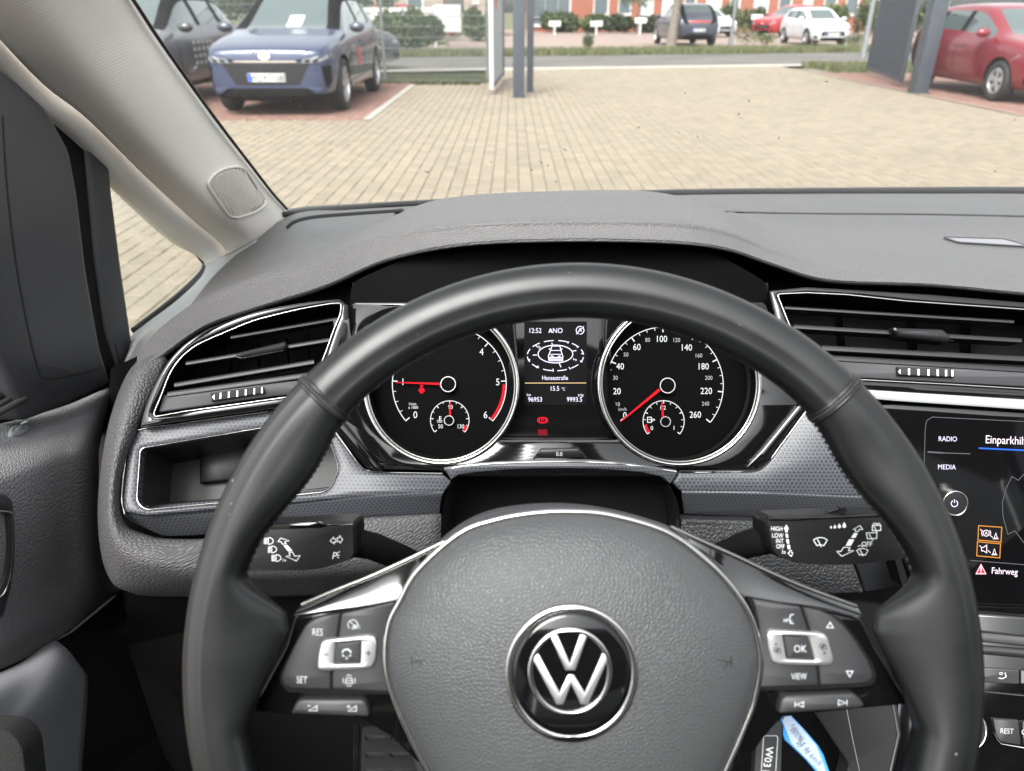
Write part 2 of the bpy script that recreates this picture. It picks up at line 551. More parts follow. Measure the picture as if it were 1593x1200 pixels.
# ---------------------------------------------------------------- flat print (lettering and symbols)
CHARS = "ABCDEFGHIJKLMNOPQRSTUVWXYZabcdefghijklmnopqrstuvwxyz0123456789.:/-+°ß!"
GL = {}
def _glyphs():
    tmp = []
    for ch in CHARS:
        for s in (ch, ch + ch):
            cu = bpy.data.curves.new('t', 'FONT'); cu.body = s; cu.size = 1; cu.resolution_u = 3
            o = bpy.data.objects.new('t', cu); C.objects.link(o); tmp.append((ch, len(s), o))
    dg = bpy.context.evaluated_depsgraph_get()
    ext = {}
    for ch, n, o in tmp:
        me = o.evaluated_get(dg).to_mesh()
        vs = [(v.co.x, v.co.y) for v in me.vertices]
        ext[ch, n] = (max(v[0] for v in vs), vs, [tuple(p.vertices) for p in me.polygons])
        o.evaluated_get(dg).to_mesh_clear()
    for ch, n, o in tmp:
        cu = o.data; bpy.data.objects.remove(o); bpy.data.curves.remove(cu)
    for ch in CHARS:
        GL[ch] = (ext[ch, 2][0] - ext[ch, 1][0], ext[ch, 1][1], ext[ch, 1][2])
    GL[' '] = (0.28, [], [])
_glyphs()
CAP = max(v[1] for v in GL['H'][1])

class Ink:
    """collects flat strokes, shapes and letters in outline coordinates, then lays them on a surface"""
    def __init__(s): s.V, s.F = [], []
    def poly(s, pts):
        b = len(s.V); s.V += list(pts)
        for t in tessellate_polygon([[Vector((x, y, 0)) for x, y in pts]]): s.F.append(tuple(b + k for k in t))
        return s
    def line(s, pts, w=1.5, closed=False):
        pts = [Vector(p[:2]) for p in pts]
        n = len(pts); L, R = [], []
        for i, p in enumerate(pts):
            a = pts[i - 1] if (closed or i > 0) else p
            b = pts[(i + 1) % n] if (closed or i < n - 1) else p
            t1 = (p - a); t2 = (b - p)
            if t1.length > 1e-6: t1.normalize()
            if t2.length > 1e-6: t2.normalize()
            t = t1 + t2
            if t.length < 1e-6: t = t1 if t1.length > 0 else Vector((1, 0))
            t.normalize()
            nn = Vector((-t.y, t.x))
            ref = t1 if t1.length > 0.5 else t2
            c = max(0.5, abs(nn.dot(Vector((-ref.y, ref.x)))))
            L.append(p + nn * w / 2 / c); R.append(p - nn * w / 2 / c)
        b = len(s.V)
        s.V += [(v.x, v.y) for v in L] + [(v.x, v.y) for v in R]
        for i in range(n if closed else n - 1):
            j = (i + 1) % n
            s.F.append((b + i, b + j, b + n + j, b + n + i))
        return s
    def arc(s, cx, cy, rx, ry, a0, a1, w=1.5, n=24):
        pts = [(cx + rx * cos(radians(a0 + (a1 - a0) * k / n)), cy - ry * sin(radians(a0 + (a1 - a0) * k / n))) for k in range(n + 1)]
        return s.line(pts, w)
    def ring(s, cx, cy, rx, ry, w=1.5, n=32):
        return s.line([(cx + rx * cos(2 * pi * k / n), cy - ry * sin(2 * pi * k / n)) for k in range(n)], w, True)
    def disc(s, cx, cy, r, n=16):
        return s.poly([(cx + r * cos(2 * pi * k / n), cy + r * sin(2 * pi * k / n)) for k in range(n)])
    def text(s, t, x, y, cap, align='c', rot=0.0, sx=1.0, shear=0.0):
        """cap = capital height; (x, y) = middle of the capitals' height"""
        k = cap / CAP
        wd = sum(GL[c][0] for c in t) * k * sx
        ox = {'c': -wd / 2, 'l': 0, 'r': -wd}[align]
        cr, sr = cos(radians(rot)), sin(radians(rot))
        for ch in t:
            adv, vs, fs = GL[ch]
            b = len(s.V)
            for vx, vy in vs:
                px, py = ox + vx * k * sx + shear * vy * k, -(vy * k - cap / 2)
                s.V.append((x + px * cr - py * sr, y + px * sr + py * cr))
            s.F += [tuple(b + i for i in f) for f in fs]
            ox += adv * k * sx
        return s
    def build(s, name, at, mat, parent=None, h=0.0004):
        f = at.at if isinstance(at, Pl) else at
        V = [f(x, y, h) for x, y in s.V]
        o = mesh_obj(name, V, s.F, mat, parent, False)
        # faces towards the viewer
        me = o.data
        fl = [p.index for p in me.polygons if p.normal.dot(EYE - V[p.vertices[0]]) < 0]
        if fl:
            bm = bmesh.new(); bm.from_mesh(me); bm.faces.ensure_lookup_table()
            bmesh.ops.reverse_faces(bm, faces=[bm.faces[i] for i in fl]); bm.to_mesh(me); bm.free()
        return o

def rrect(cx, cy, w, h, r, seg=4): return rnd([(cx - w / 2, cy - h / 2), (cx + w / 2, cy - h / 2), (cx + w / 2, cy + h / 2), (cx - w / 2, cy + h / 2)], r, seg)
def circ(cx, cy, rx, ry=None, n=48):
    ry = rx if ry is None else ry
    return [(cx + rx * cos(2 * pi * k / n), cy + ry * sin(2 * pi * k / n)) for k in range(n)]

def bvh_of(o):
    off = Vector(); p = o.parent
    while p is not None: off += Vector(p.location); p = p.parent
    return BVHTree.FromPolygons([v.co + off for v in o.data.vertices], [tuple(p_.vertices) for p_ in o.data.polygons])
def on(o, fallback=.6):
    b = bvh_of(o)
    def f(x, y, h=0.0):
        r = ray(x, y).normalized()
        hit, nr, _, _ = b.ray_cast(EYE, r)
        if hit is None: return EYE + ray(x, y) * fallback
        if nr.dot(r) > 0: nr = -nr
        return hit + nr * h
    return f
# ================================================================= OUTSIDE: the yard, the street and what stands there
M.update(
    paver=rand_mat('sand_paver', (0.210, 0.173, 0.126), 0.20, 0.85, 45),
    redpaver=rand_mat('red_paver', (0.195, 0.108, 0.084), 0.25, 0.85, 45),
    joint=ground_mat('joint_sand', (0.125, 0.103, 0.072), (0.155, 0.127, 0.088), 2.0),
    earth=ground_mat('earth', (0.07, 0.08, 0.03), (0.11, 0.105, 0.05), 0.6),
    asphalt=ground_mat('asphalt', (0.085, 0.077, 0.070), (0.12, 0.109, 0.098), 0.5, 0.9, 90),
    lightkerb=ground_mat('pale_concrete', (0.33, 0.305, 0.265), (0.39, 0.36, 0.31), 1.0),
    lot=ground_mat('pinkish_paving', (0.25, 0.185, 0.155), (0.21, 0.16, 0.135), 0.8),
    whiteline=ground_mat('white_paint_line', (0.36, 0.345, 0.31), (0.28, 0.255, 0.22), 3.0),
    anthracite=pbr('anthracite_steel', (0.052, 0.060, 0.074), 0.45, var=0.08),
    galv=pbr('galvanised', (0.24, 0.255, 0.26), 0.45, metal=0.4, var=0.1),
    fencegreen=pbr('fence_wire', (0.15, 0.165, 0.155), 0.5, var=0),
    whitepaint=pbr('white_paint', (0.55, 0.55, 0.54), 0.45, var=0.04),
    redpaint=pbr('red_paint', (0.62, 0.05, 0.04), 0.4, var=0.05),
    brickred=pbr('brick_red_wall', (0.26, 0.092, 0.058), 0.85, var=0.08, vscale=1.2),
    beigewall=pbr('beige_wall', (0.33, 0.26, 0.22), 0.85, var=0.1, vscale=2),
    winframe=pbr('window_frame', (0.52, 0.52, 0.50), 0.5, var=0.03),
    winglass=pbr('window_pane', (0.10, 0.12, 0.13), 0.12, var=0.1, vscale=0.5),
    blind=pbr('window_blind', (0.42, 0.44, 0.42), 0.6, var=0.05),
    bark=pbr('bark', (0.17, 0.145, 0.12), 0.9, bump='noise', scale=30, strength=0.6, dist=0.03, var=0.3),
    leafa=leaf_mat('leaf_hedge', (0.022, 0.04, 0.012), (0.085, 0.115, 0.036)),
    leafb=leaf_mat('leaf_dark', (0.014, 0.028, 0.010), (0.055, 0.08, 0.028)),
    leafc=leaf_mat('leaf_yellowgreen', (0.04, 0.062, 0.014), (0.135, 0.155, 0.045)),
    grass=leaf_mat('grass_blade', (0.05, 0.062, 0.022), (0.15, 0.155, 0.065)),
)

def sheet(name, pts, z, mat, kind='structure', label=None):
    o = mesh_obj(name, [(x, y, z) for x, y in pts], [tuple(range(len(pts)))], mat, None, False)
    if o.data.polygons[0].normal.z < 0: o.data.flip_normals()
    return tag(o, label, None, None, kind)

sheet('ground', [(-300, -60), (300, -60), (300, 500), (-300, 500)], -0.16, M['earth'], label='grassy ground reaching to the horizon behind the street')
def sl_(x, o=0.0): return 21.25 + 0.194 * (x + 0.0) + o      # near edge of the street, running off to the right
yard = sheet('yard_paving', [(-40, -12), (40, -12), (40, 19.9), (9.0, 19.9), (9.0, 21.4), (-0.6, sl_(-0.6) - 0.7), (-0.6, 16.2), (-40, 16.2)], -0.03, M['joint'],
             label='sand coloured block paving of the yard in front of the car')
sheet('pavement_strip', [(-40, sl_(-40) - 0.75), (40, sl_(40) - 0.75), (40, sl_(40)), (-40, sl_(-40))], -0.012, M['lightkerb'], label='pale concrete strip along the near edge of the street')
sheet('street', [(-80, sl_(-80)), (80, sl_(80)), (80, sl_(80) + 6.2), (-80, sl_(-80) + 6.2)], -0.05, M['asphalt'], label='grey asphalt street behind the gate')
sheet('grass_verge', [(-80, sl_(-80) + 6.2), (80, sl_(80) + 6.2), (80, sl_(80) + 9.3), (-80, sl_(-80) + 9.3)], -0.04, M['earth'], label='grass verge on the far side of the street')
sheet('parking_lot', [(-3, sl_(-3) + 9.3), (80, sl_(80) + 9.3), (80, 66), (-3, 66)], -0.02, M['lot'], label='pinkish paved parking lot across the street')
sheet('side_path', [(-30, sl_(-30) + 11.5), (-3, sl_(-3) + 11.5), (-3, sl_(-3) + 15), (-30, sl_(-30) + 15)], -0.02, M['lot'], label='pinkish path behind the verge at the left')
for sx, xa, xb in ((-1, -40, -1.98), (1, 7.35, 40)):
    sheet('parking_bay', [(xa, 10.75 if sx < 0 else 11.2), (xb, 10.75 if sx < 0 else 11.2), (xb, 16.15 if sx < 0 else 19.5), (xa, 16.15 if sx < 0 else 19.5)], -0.024, M['joint'],
          label='red block parking bay on the %s side of the gateway' % ('left' if sx < 0 else 'right'))

def paver_mesh(w, l, tone, h=0.05):
    c, g = 0.0045, 0.0013
    a, b = w / 2 - g, l / 2 - g
    V = [(-a + c, -b + c, 0), (a - c, -b + c, 0), (a - c, b - c, 0), (-a + c, b - c, 0),
         (-a, -b, -0.007), (a, -b, -0.007), (a, b, -0.007), (-a, b, -0.007),
         (-a, -b, -h), (a, -b, -h), (a, b, -h), (-a, b, -h)]
    Fc = [(0, 1, 2, 3)]
    for k in range(4):
        j = (k + 1) % 4
        Fc += [(4 + k, 4 + j, j, k), (8 + k, 8 + j, 4 + j, 4 + k)]
    return V, Fc

def lay(name, parent, cells, w, l, mat, keep=0, label=None):
    """cells: (x, y) block centres; the first keep become objects of their own, the rest one mesh"""
    protos = []
    for k in range(6):
        V, Fc = paver_mesh(w, l, 0)
        me = bpy.data.meshes.new('paving_stone')
        me.from_pydata(V, [], Fc); me.materials.append(mat)
        at = me.attributes.new('tone', 'FLOAT', 'FACE')
        at.data.foreach_set('value', [random.random()] * len(Fc))
        protos.append(me)
    for (x, y) in cells[:keep]:
        o = bpy.data.objects.new('paving_stone', random.choice(protos)); C.objects.link(o); o.parent = parent
        o.location = (x, y, random.uniform(-0.0035, 0.0025)); o.rotation_euler = (random.gauss(0, .009), random.gauss(0, .009), random.gauss(0, .006))
    V, Fc, T = [], [], []
    pv, pf = paver_mesh(w, l, 0)
    for (x, y) in cells[keep:]:
        b = len(V); z = random.uniform(-0.0035, 0.0025); tx, ty = random.gauss(0, .009), random.gauss(0, .009); t = random.random()
        for vx, vy, vz in pv: V.append((x + vx, y + vy, vz + z + vx * tx + vy * ty))
        for f in pf: Fc.append(tuple(b + i for i in f)); T.append(t)
    o = mesh_obj(name, V, Fc, mat, parent, False)
    at = o.data.attributes.new('tone', 'FLOAT', 'FACE'); at.data.foreach_set('value', T)
    o['kind'] = 'stuff'
    return o

cells = []
PW, PLN = 0.118, 0.128
for i in range(-160, 132):
    x = i * PW
    for j in range(12, 175):
        y = j * PLN + (PLN / 2 if i % 2 else 0)
        if y < 1.5 or abs(x) > 0.8 * y + 2.6: continue
        if y > 10.7 and x < -2.05: continue
        if y > 11.15 and x > 7.3: continue
        if y > 16.1 and x < -0.6: continue
        if y > sl_(x) - 0.8: continue
        cells.append((x, y))
def seen(c):
    q = Vector((c[0], c[1], 0)) - EYE
    d = q.dot(AX); px = CX + FPX * q.dot(RX) / d; py = CY - FPX * q.dot(UX) / d
    ok = (0 < px < 1593) and ((px > 455 and py < 296) or (180 < px < 310 and 240 < py < 480))
    return (0 if ok else 1, d)
cells.sort(key=seen)
lay('far_paving_stones', yard, cells, PW, PLN, M['paver'], 300)
rc = [(-2.1 - i * PW, 10.87 + j * PLN + (PLN / 2 if i % 2 else 0)) for i in range(54) for j in range(44)]
lay('red_paving_stones', bpy.data.objects['parking_bay'], rc, PW, PLN, M['redpaver'])
rc = [(7.45 + i * PW, 11.32 + j * PLN + (PLN / 2 if i % 2 else 0)) for i in range(55) for j in range(63)]
lay('red_paving_stones', bpy.data.objects['parking_bay.001'], rc, PW, PLN, M['redpaver'])
sheet('bay_line', [(-2.06, 10.75), (-1.95, 10.75), (-1.95, 16.1), (-2.06, 16.1)], 0.007, M['whiteline'], label='white line edging the red parking bay at the left')
sheet('bay_line', [(7.28, 11.2), (7.38, 11.2), (7.38, 19.5), (7.28, 19.5)], 0.007, M['lot'], label='worn pale line edging the red parking bay at the right')

# ---- plants
def leaves(name, clumps, n, size, mat, parent=None, flatten=0.8):
    V, Fc, T = [], [], []
    tot = sum(c[1] * c[2] * c[3] for c in clumps) or 1
    for (c, rx, ry, rz) in clumps:
        k = max(20, int(n * rx * ry * rz / tot))
        for _ in range(k):
            d = Vector((random.gauss(0, 1), random.gauss(0, 1), random.gauss(0, 1))).normalized()
            r = random.random() ** 0.35
            p = Vector(c) + Vector((d.x * rx, d.y * ry, d.z * rz)) * r * random.uniform(0.85, 1.12)
            if p.z < 0.02: p.z = random.uniform(0.02, 0.1)
            s = size * random.uniform(0.6, 1.3)
            a = Vector((random.gauss(0, 1), random.gauss(0, 1), random.gauss(0, .6))).normalized()
            b = a.cross(Vector((random.gauss(0, 1), random.gauss(0, 1), random.gauss(0, 1)))).normalized()
            i = len(V)
            V += [p + a * s, p + b * s * .5, p - a * s, p - b * s * .5]
            Fc.append((i, i + 1, i + 2, i + 3)); T.append(random.random())
    o = mesh_obj(name, V, Fc, mat, parent, False)
    at = o.data.attributes.new('tone', 'FLOAT', 'FACE'); at.data.foreach_set('value', T)
    return o

def shrub(name, label, x, y, w, dep, h, mat, n=900, size=0.07, group=None):
    e = empty(name, (x, y, 0), label, 'shrub', group)
    cl = []
    for _ in range(max(3, int(w / 0.55))):
        cx, cy, cz = random.uniform(-w / 2, w / 2) * .85, random.uniform(-dep / 2, dep / 2) * .7, h * random.uniform(.42, .6)
        rr = random.uniform(.32, .5)
        cl.append(((x + cx, y + cy, cz), max(.25, min(w / 2, rr * 1.3)), max(.2, dep / 2 * .8), h * random.uniform(.38, .52)))
    leaves('foliage', cl, n, size, mat, e)
    tw = []
    for k in range(5):
        a = random.uniform(0, 6.28)
    tube('stem', [(x, y, -0.1), (x + .03, y, h * .3), (x + .05, y + .02, h * .7)], [.035, .025, .01], M['bark'], e, 6)
    return e

def tree(label, x, y, r, h, lean=(0, 0), crown=None, mat=None, n=1800):
    e = empty('tree', (x, y, 0), label, 'tree')
    tube('trunk', [(x, y, -.15), (x + lean[0] * .2, y + lean[1] * .2, h * .25), (x + lean[0] * .6, y, h * .6), (x + lean[0], y + lean[1], h)], [r * 1.35, r, r * .85, r * .5], M['bark'], e, 10)
    for k in range(4):
        a = k * 1.6 + .4
        tube('limb', [(x + lean[0] * .8, y, h * .8), (x + lean[0] + cos(a) * .7, y + sin(a) * .7, h * 1.05), (x + lean[0] + cos(a) * 1.5, y + sin(a) * 1.5, h * 1.25)], [r * .45, r * .3, r * .12], M['bark'], e, 6)
    cl = []
    for k in range(9):
        a = random.uniform(0, 6.28); q = random.uniform(0, 1.5)
        cl.append(((x + lean[0] + cos(a) * q, y + sin(a) * q, h * random.uniform(1.0, 1.6)), random.uniform(.6, 1.1), random.uniform(.6, 1.1), random.uniform(.5, .9)))
    leaves('crown', crown or cl, n, 0.11, mat or M['leafa'], e)
    return e

# ---- cars
def interp(tab, f):
    for (a, va), (b, vb) in zip(tab, tab[1:]):
        if f <= b: return va + (vb - va) * ((f - a) / (b - a) if b > a else 0)
    return tab[-1][1]

SHAPES = dict(
    suv=dict(L=4.65, W=1.86, H=1.64, R=.36,
        w=[(0, .78), (.02, .88), (.06, .95), (.2, 1), (.8, 1), (.93, .95), (1, .84)],
        zb=[(0, .22), (.03, .19), (.1, .20), (.9, .22), (.97, .3), (1, .42)],
        belt=[(0, .80), (.015, .86), (.05, .91), (.15, .97), (.25, 1.02), (.3, 1.04), (.6, 1.07), (.8, 1.12), (.9, 1.13), (.97, 1.06), (1, .82)],
        top=[(0, .845), (.015, .89), (.05, .94), (.15, 1.03), (.26, 1.09), (.30, 1.13), (.45, 1.55), (.5, 1.61), (.6, 1.64), (.75, 1.61), (.83, 1.55), (.93, 1.25), (.97, 1.12), (1, .88)],
        cowl=.28, wtop=.45, rtop=.83, rlow=.93, win=[(.32, .53), (.555, .75), (.765, .85)], wh=(.185, .80)),
    hatch=dict(L=4.0, W=1.72, H=1.48, R=.31,
        w=[(0, .74), (.03, .88), (.08, .95), (.2, 1), (.8, 1), (.93, .95), (1, .86)],
        zb=[(0, .22), (.03, .18), (.1, .17), (.9, .2), (.97, .28), (1, .4)],
        belt=[(0, .58), (.02, .72), (.06, .80), (.15, .88), (.25, .93), (.3, .94), (.6, .97), (.8, 1.02), (.9, 1.05), (.97, 1.0), (1, .78)],
        top=[(0, .62), (.02, .76), (.06, .85), (.15, .94), (.25, 1.0), (.28, 1.03), (.44, 1.40), (.5, 1.45), (.6, 1.48), (.8, 1.44), (.88, 1.38), (.96, 1.1), (.985, 1.02), (1, .82)],
        cowl=.26, wtop=.44, rtop=.88, rlow=.96, win=[(.30, .53), (.555, .76), (.775, .86)], wh=(.19, .82)),
)

def car(name, label, shape, paint, loc, heading, group=None, opts=None, black_pillars=False):
    S = SHAPES[shape]; L, W, R = S['L'], S['W'], S['R']
    opts = opts or {}
    e = empty(name, (0, 0, 0), label, 'car', group)
    fs = sorted(set([0, .015, .03, .06, .1, .15, .2, .95, .97, .985, 1.0, S['cowl'], S['wtop'], S['rtop'], S['rlow'], .36, .5, .65] + [q for w_ in S['win'] for q in w_]))
    rings = []
    for f in fs:
        w = W / 2 * interp(S['w'], f); zb = interp(S['zb'], f); zt = interp(S['top'], f); be = min(interp(S['belt'], f), zt - .03)
        gh = max(0.0, min(1.0, (zt - be - .06) / .45))
        rail = w * (.86 - .16 * gh); zr = zt - (.03 + .03 * gh)
        h = [(0, zb), (w * .84, zb), (w * .965, zb + .09), (w, zb + (be - zb) * .5), (w * .985, be - .13 * (be - zb)), (w * .94, be),
             (rail + .015 * gh, zr), (rail * .88, zt - .012), (0, zt)]
        rings.append([(L / 2 - f * L, y, z) for y, z in h] + [(L / 2 - f * L, -y, z) for y, z in h[-2:0:-1]])
    n = len(rings[0])
    V = [p for r_ in rings for p in r_]
    Fc, mi = [], []
    for i in range(len(fs) - 1):
        fm = (fs[i] + fs[i + 1]) / 2
        for k in range(n):
            k2 = (k + 1) % n
            Fc.append((i * n + k, i * n + k2, (i + 1) * n + k2, (i + 1) * n + k))
            seg = min(k, n - 1 - k)           # 0..7 from the underside up
            t = 0
            if seg == 5 and any(a < fm < b for a, b in S['win']): t = 1
            elif seg == 5 and S['win'][0][0] < fm < S['win'][-1][1]: t = 4
            elif seg == 7 and S['cowl'] < fm < S['wtop']: t = 2
            elif seg == 7 and S['rtop'] < fm < S['rlow']: t = 3
            elif seg == 0: t = 4
            elif seg == 1 and opts.get('cladding'): t = 4
            elif seg == 6 and black_pillars and fm > S['cowl']: t = 4
            mi.append(t)
    Fc.append(tuple(range(n))); mi.append(0)
    Fc.append(tuple((len(fs) - 1) * n + k for k in range(n))[::-1]); mi.append(0)
    me = bpy.data.meshes.new('raw'); me.from_pydata(V, [], Fc)
    for _ in range(5): me.materials.append(None)
    me.polygons.foreach_set('material_index', mi)
    ob = bpy.data.objects.new('raw', me); C.objects.link(ob); fix_normals(ob)
    md = ob.modifiers.new('s', 'SUBSURF'); md.levels = 2; md.render_levels = 2
    cut = []
    for f in S['wh']:
        bm = bmesh.new()
        bmesh.ops.create_cone(bm, cap_ends=True, segments=40, radius1=R + .055, radius2=R + .055, depth=W + 1, matrix=Matrix.Translation((L / 2 - f * L, 0, R)) @ Matrix.Rotation(pi / 2, 4, 'X'))
        cm = bpy.data.meshes.new('cut'); bm.to_mesh(cm); bm.free()
        for _ in range(5): cm.materials.append(None)
        cm.polygons.foreach_set('material_index', [4] * len(cm.polygons))
        co = bpy.data.objects.new('cut', cm); C.objects.link(co); co.hide_render = True
        md = ob.modifiers.new('b', 'BOOLEAN'); md.object = co; md.operation = 'DIFFERENCE'; md.solver = 'FAST'
        cut.append(co)
    dg = bpy.context.evaluated_depsgraph_get()
    ev = ob.evaluated_get(dg).to_mesh()
    VV = [v.co.copy() for v in ev.vertices]; FF = [(p.material_index, tuple(p.vertices)) for p in ev.polygons]
    ob.evaluated_get(dg).to_mesh_clear()
    for o_ in cut + [ob]:
        m_ = o_.data; bpy.data.objects.remove(o_); bpy.data.meshes.remove(m_)
    bvh = BVHTree.FromPolygons(VV, [f for _, f in FF])
    def part(nm, idx, mat, pred=None):
        fl = [f for m_, f in FF if m_ in idx and (pred is None or pred(sum((VV[i] for i in f), Vector()) / len(f)))]
        if not fl: return None
        used = sorted({i for f in fl for i in f}); mp = {i: k for k, i in enumerate(used)}
        return mesh_obj(nm, [VV[i] for i in used], [tuple(mp[i] for i in f) for f in fl], mat, e, True, 35)
    part('body', (0,), paint); part('underbody', (4,), M['dull'])
    part('windscreen', (2,), M['autoglass']); part('rear_window', (3,), M['autoglass'])
    for s in (1, -1):
        for a, b in S['win']:
            part('side_window', (1,), M['autoglass'], lambda c, a=a, b=b: c.y * s > 0 and a - .012 < (L / 2 - c.x) / L < b + .012)
    # wheels
    for f in S['wh']:
        for s in (1, -1):
            cx, cy = L / 2 - f * L, s * (W / 2 - .115)
            prof = [(R - .115, -.09), (R - .1, -.105), (R - .03, -.105), (R - .004, -.085), (R, -.05), (R, .05), (R - .004, .085), (R - .03, .105), (R - .1, .105), (R - .115, .09)]
            V2, F2 = [], []
            m_ = 40
            for k in range(m_):
                a = 2 * pi * k / m_
                for r_, o_ in prof: V2.append((cx + cos(a) * r_, cy + o_ * s, R + sin(a) * r_))
            q = len(prof)
            for k in range(m_):
                for j in range(q - 1):
                    k2 = (k + 1) % m_
                    F2.append((k * q + j, k * q + j + 1, k2 * q + j + 1, k2 * q + j))
            wl = fix_normals(mesh_obj('wheel', V2, F2, M['rubber'], e, True, 50))
            rr = R - .112
            V3, F3 = [], []
            def ringf(r0, r1, o0, o1, nn=40):
                b = len(V3)
                for k in range(nn):
                    a = 2 * pi * k / nn
                    V3.append((cx + cos(a) * r0, cy + o0 * s, R + sin(a) * r0)); V3.append((cx + cos(a) * r1, cy + o1 * s, R + sin(a) * r1))
                for k in range(nn):
                    k2 = (k + 1) % nn
                    F3.append((b + 2 * k, b + 2 * k + 1, b + 2 * k2 + 1, b + 2 * k2))
            ringf(rr, rr - .018, .095, .10); ringf(rr - .018, rr - .03, .10, .05); ringf(.055, .0, .085, .09)
            ringf(.055, .055, .085, .03)
            ns = opts.get('spokes', 5)
            for k in range(ns):
                for dd in ((-.16, .16) if ns < 8 else (0,)):
                    a0 = 2 * pi * k / ns + .3; a1 = a0 + dd
                    wd = .028
                    p0 = Vector((cos(a0), sin(a0))); p1 = Vector((cos(a1), sin(a1))); t = Vector((-p1.y, p1.x))
                    b = len(V3)
                    for (pp, ww, oo) in ((p0 * .04, .022, .088), (p1 * (rr - .02), wd * .7, .085)):
                        for sg in (-1, 1):
                            for dep in (0, -.03):
                                V3.append((cx + pp.x + t.x * ww * sg, cy + (oo + dep) * s, R + pp.y + t.y * ww * sg))
                    F3 += [(b, b + 2, b + 6, b + 4), (b, b + 4, b + 5, b + 1), (b + 2, b + 3, b + 7, b + 6)]
            mesh_obj('rim', V3, F3, M['alloy'], wl, True, 30)
            V4 = [(cx, cy + .03 * s, R)] + [(cx + cos(2 * pi * k / 32) * rr, cy + .03 * s, R + sin(2 * pi * k / 32) * rr) for k in range(32)]
            mesh_obj('brake_disc', V4, [(0, 1 + k, 1 + (k + 1) % 32) for k in range(32)], M['dull'], wl, False)
    # pieces laid on the skin
    def skin(nm, pts, axis, mat, off=.008, parent=e, mirror=False, thick=.012, lab=None):
        """pts are (y, z) seen from front/rear (axis 'x+', 'x-') or (x, z) seen from a side ('y+', 'y-')"""
        out = []
        for sg in ((1, -1) if mirror else (1,)):
            bm = bmesh.new()
            pp = [(a * (sg if axis[0] == 'x' else 1), b) for a, b in pts]
            vs = [bm.verts.new((a, b, 0)) for a, b in pp]
            bm.faces.new(vs)
            bmesh.ops.triangulate(bm, faces=bm.faces)
            bmesh.ops.subdivide_edges(bm, edges=bm.edges, cuts=3, use_grid_fill=True)
            ax = axis if (axis[0] == 'x' or sg > 0) else 'y' + ('-' if axis[1] == '+' else '+')
            d = {'x+': Vector((-1, 0, 0)), 'x-': Vector((1, 0, 0)), 'y+': Vector((0, -1, 0)), 'y-': Vector((0, 1, 0))}[ax]
            bm.verts.index_update()
            V5 = []
            for v in bm.verts:
                o_ = Vector((0, v.co.x, v.co.y)) if ax[0] == 'x' else Vector((v.co.x, 0, v.co.y))
                o_ = o_ - d * 6
                hit, nr, _, _ = bvh.ray_cast(o_, d)
                if hit is None: hit = o_ + d * (6 - (L / 2 * .96 if ax[0] == 'x' else W / 2 * .94))
                V5.append(hit - d * off)
            F5 = [tuple(v.index for v in f.verts) for f in bm.faces]
            bm.free()
            # front and back skins plus the rim
            nV = len(V5)
            ed = {}
            for f in F5:
                for a_, b_ in zip(f, f[1:] + f[:1]): ed[(a_, b_)] = ed.get((a_, b_), 0) + 1
            rim = [(a_, b_) for (a_, b_) in ed if (b_, a_) not in ed]
            V6 = V5 + [v + d * thick for v in V5]
            F6 = F5 + [tuple(i + nV for i in f[::-1]) for f in F5] + [(b_, a_, a_ + nV, b_ + nV) for a_, b_ in rim]
            o = fix_normals(mesh_obj(nm, V6, F6, mat, parent, True, 40))
            if lab: o['label'] = lab
            out.append(o)
        return out
    for s in (1, -1):
        f0 = S['win'][0][0] + .015
        x0, z0 = L / 2 - f0 * L, interp(S['belt'], f0)
        cy = s * (W / 2 + .085)
        V7, F7 = [], []
        for i in range(7):
            t = pi * i / 6
            for k in range(12):
                a = 2 * pi * k / 12
                V7.append((x0 + .07 * sin(t) * cos(a) * (1 if cos(a) > 0 else .55), cy - s * .12 * cos(t), z0 + .075 + .075 * sin(t) * sin(a)))
        for i in range(6):
            for k in range(12): F7.append((i * 12 + k, i * 12 + (k + 1) % 12, (i + 1) * 12 + (k + 1) % 12, (i + 1) * 12 + k))
        mr = fix_normals(mesh_obj('wing_mirror', V7, F7, opts.get('mirror', paint), e, True, 60))
        skn = [(L / 2 - q * L) for q in (S['win'][0][1] + .012, S['win'][1][1] + .01)]
        for q, xx in enumerate(skn):
            zz = interp(S['belt'], .5) - .16
            ax = 'y+' if s > 0 else 'y-'
            skin('door_handle', [(xx + .28, zz), (xx + .1, zz - .005), (xx + .1, zz + .028), (xx + .28, zz + .03)], ax, opts.get('handle', paint), .022, thick=.02)
            skin('door_gap', [(xx, .34), (xx + .012, .34), (xx + .012, interp(S['belt'], .5) - .03), (xx, interp(S['belt'], .5) - .03)], ax, M['dull'], .003, thick=.004)
        xx = L / 2 - (S['wh'][0] + .115) * L
        skin('door_gap', [(xx - .06, .34), (xx - .048, .34), (xx + .012, .9), (xx, .9)], 'y+' if s > 0 else 'y-', M['dull'], .003, thick=.004)
    if opts.get('extra'): opts['extra'](e, skin, S)
    e.location = loc; e.rotation_euler = (0, 0, heading)
    return e

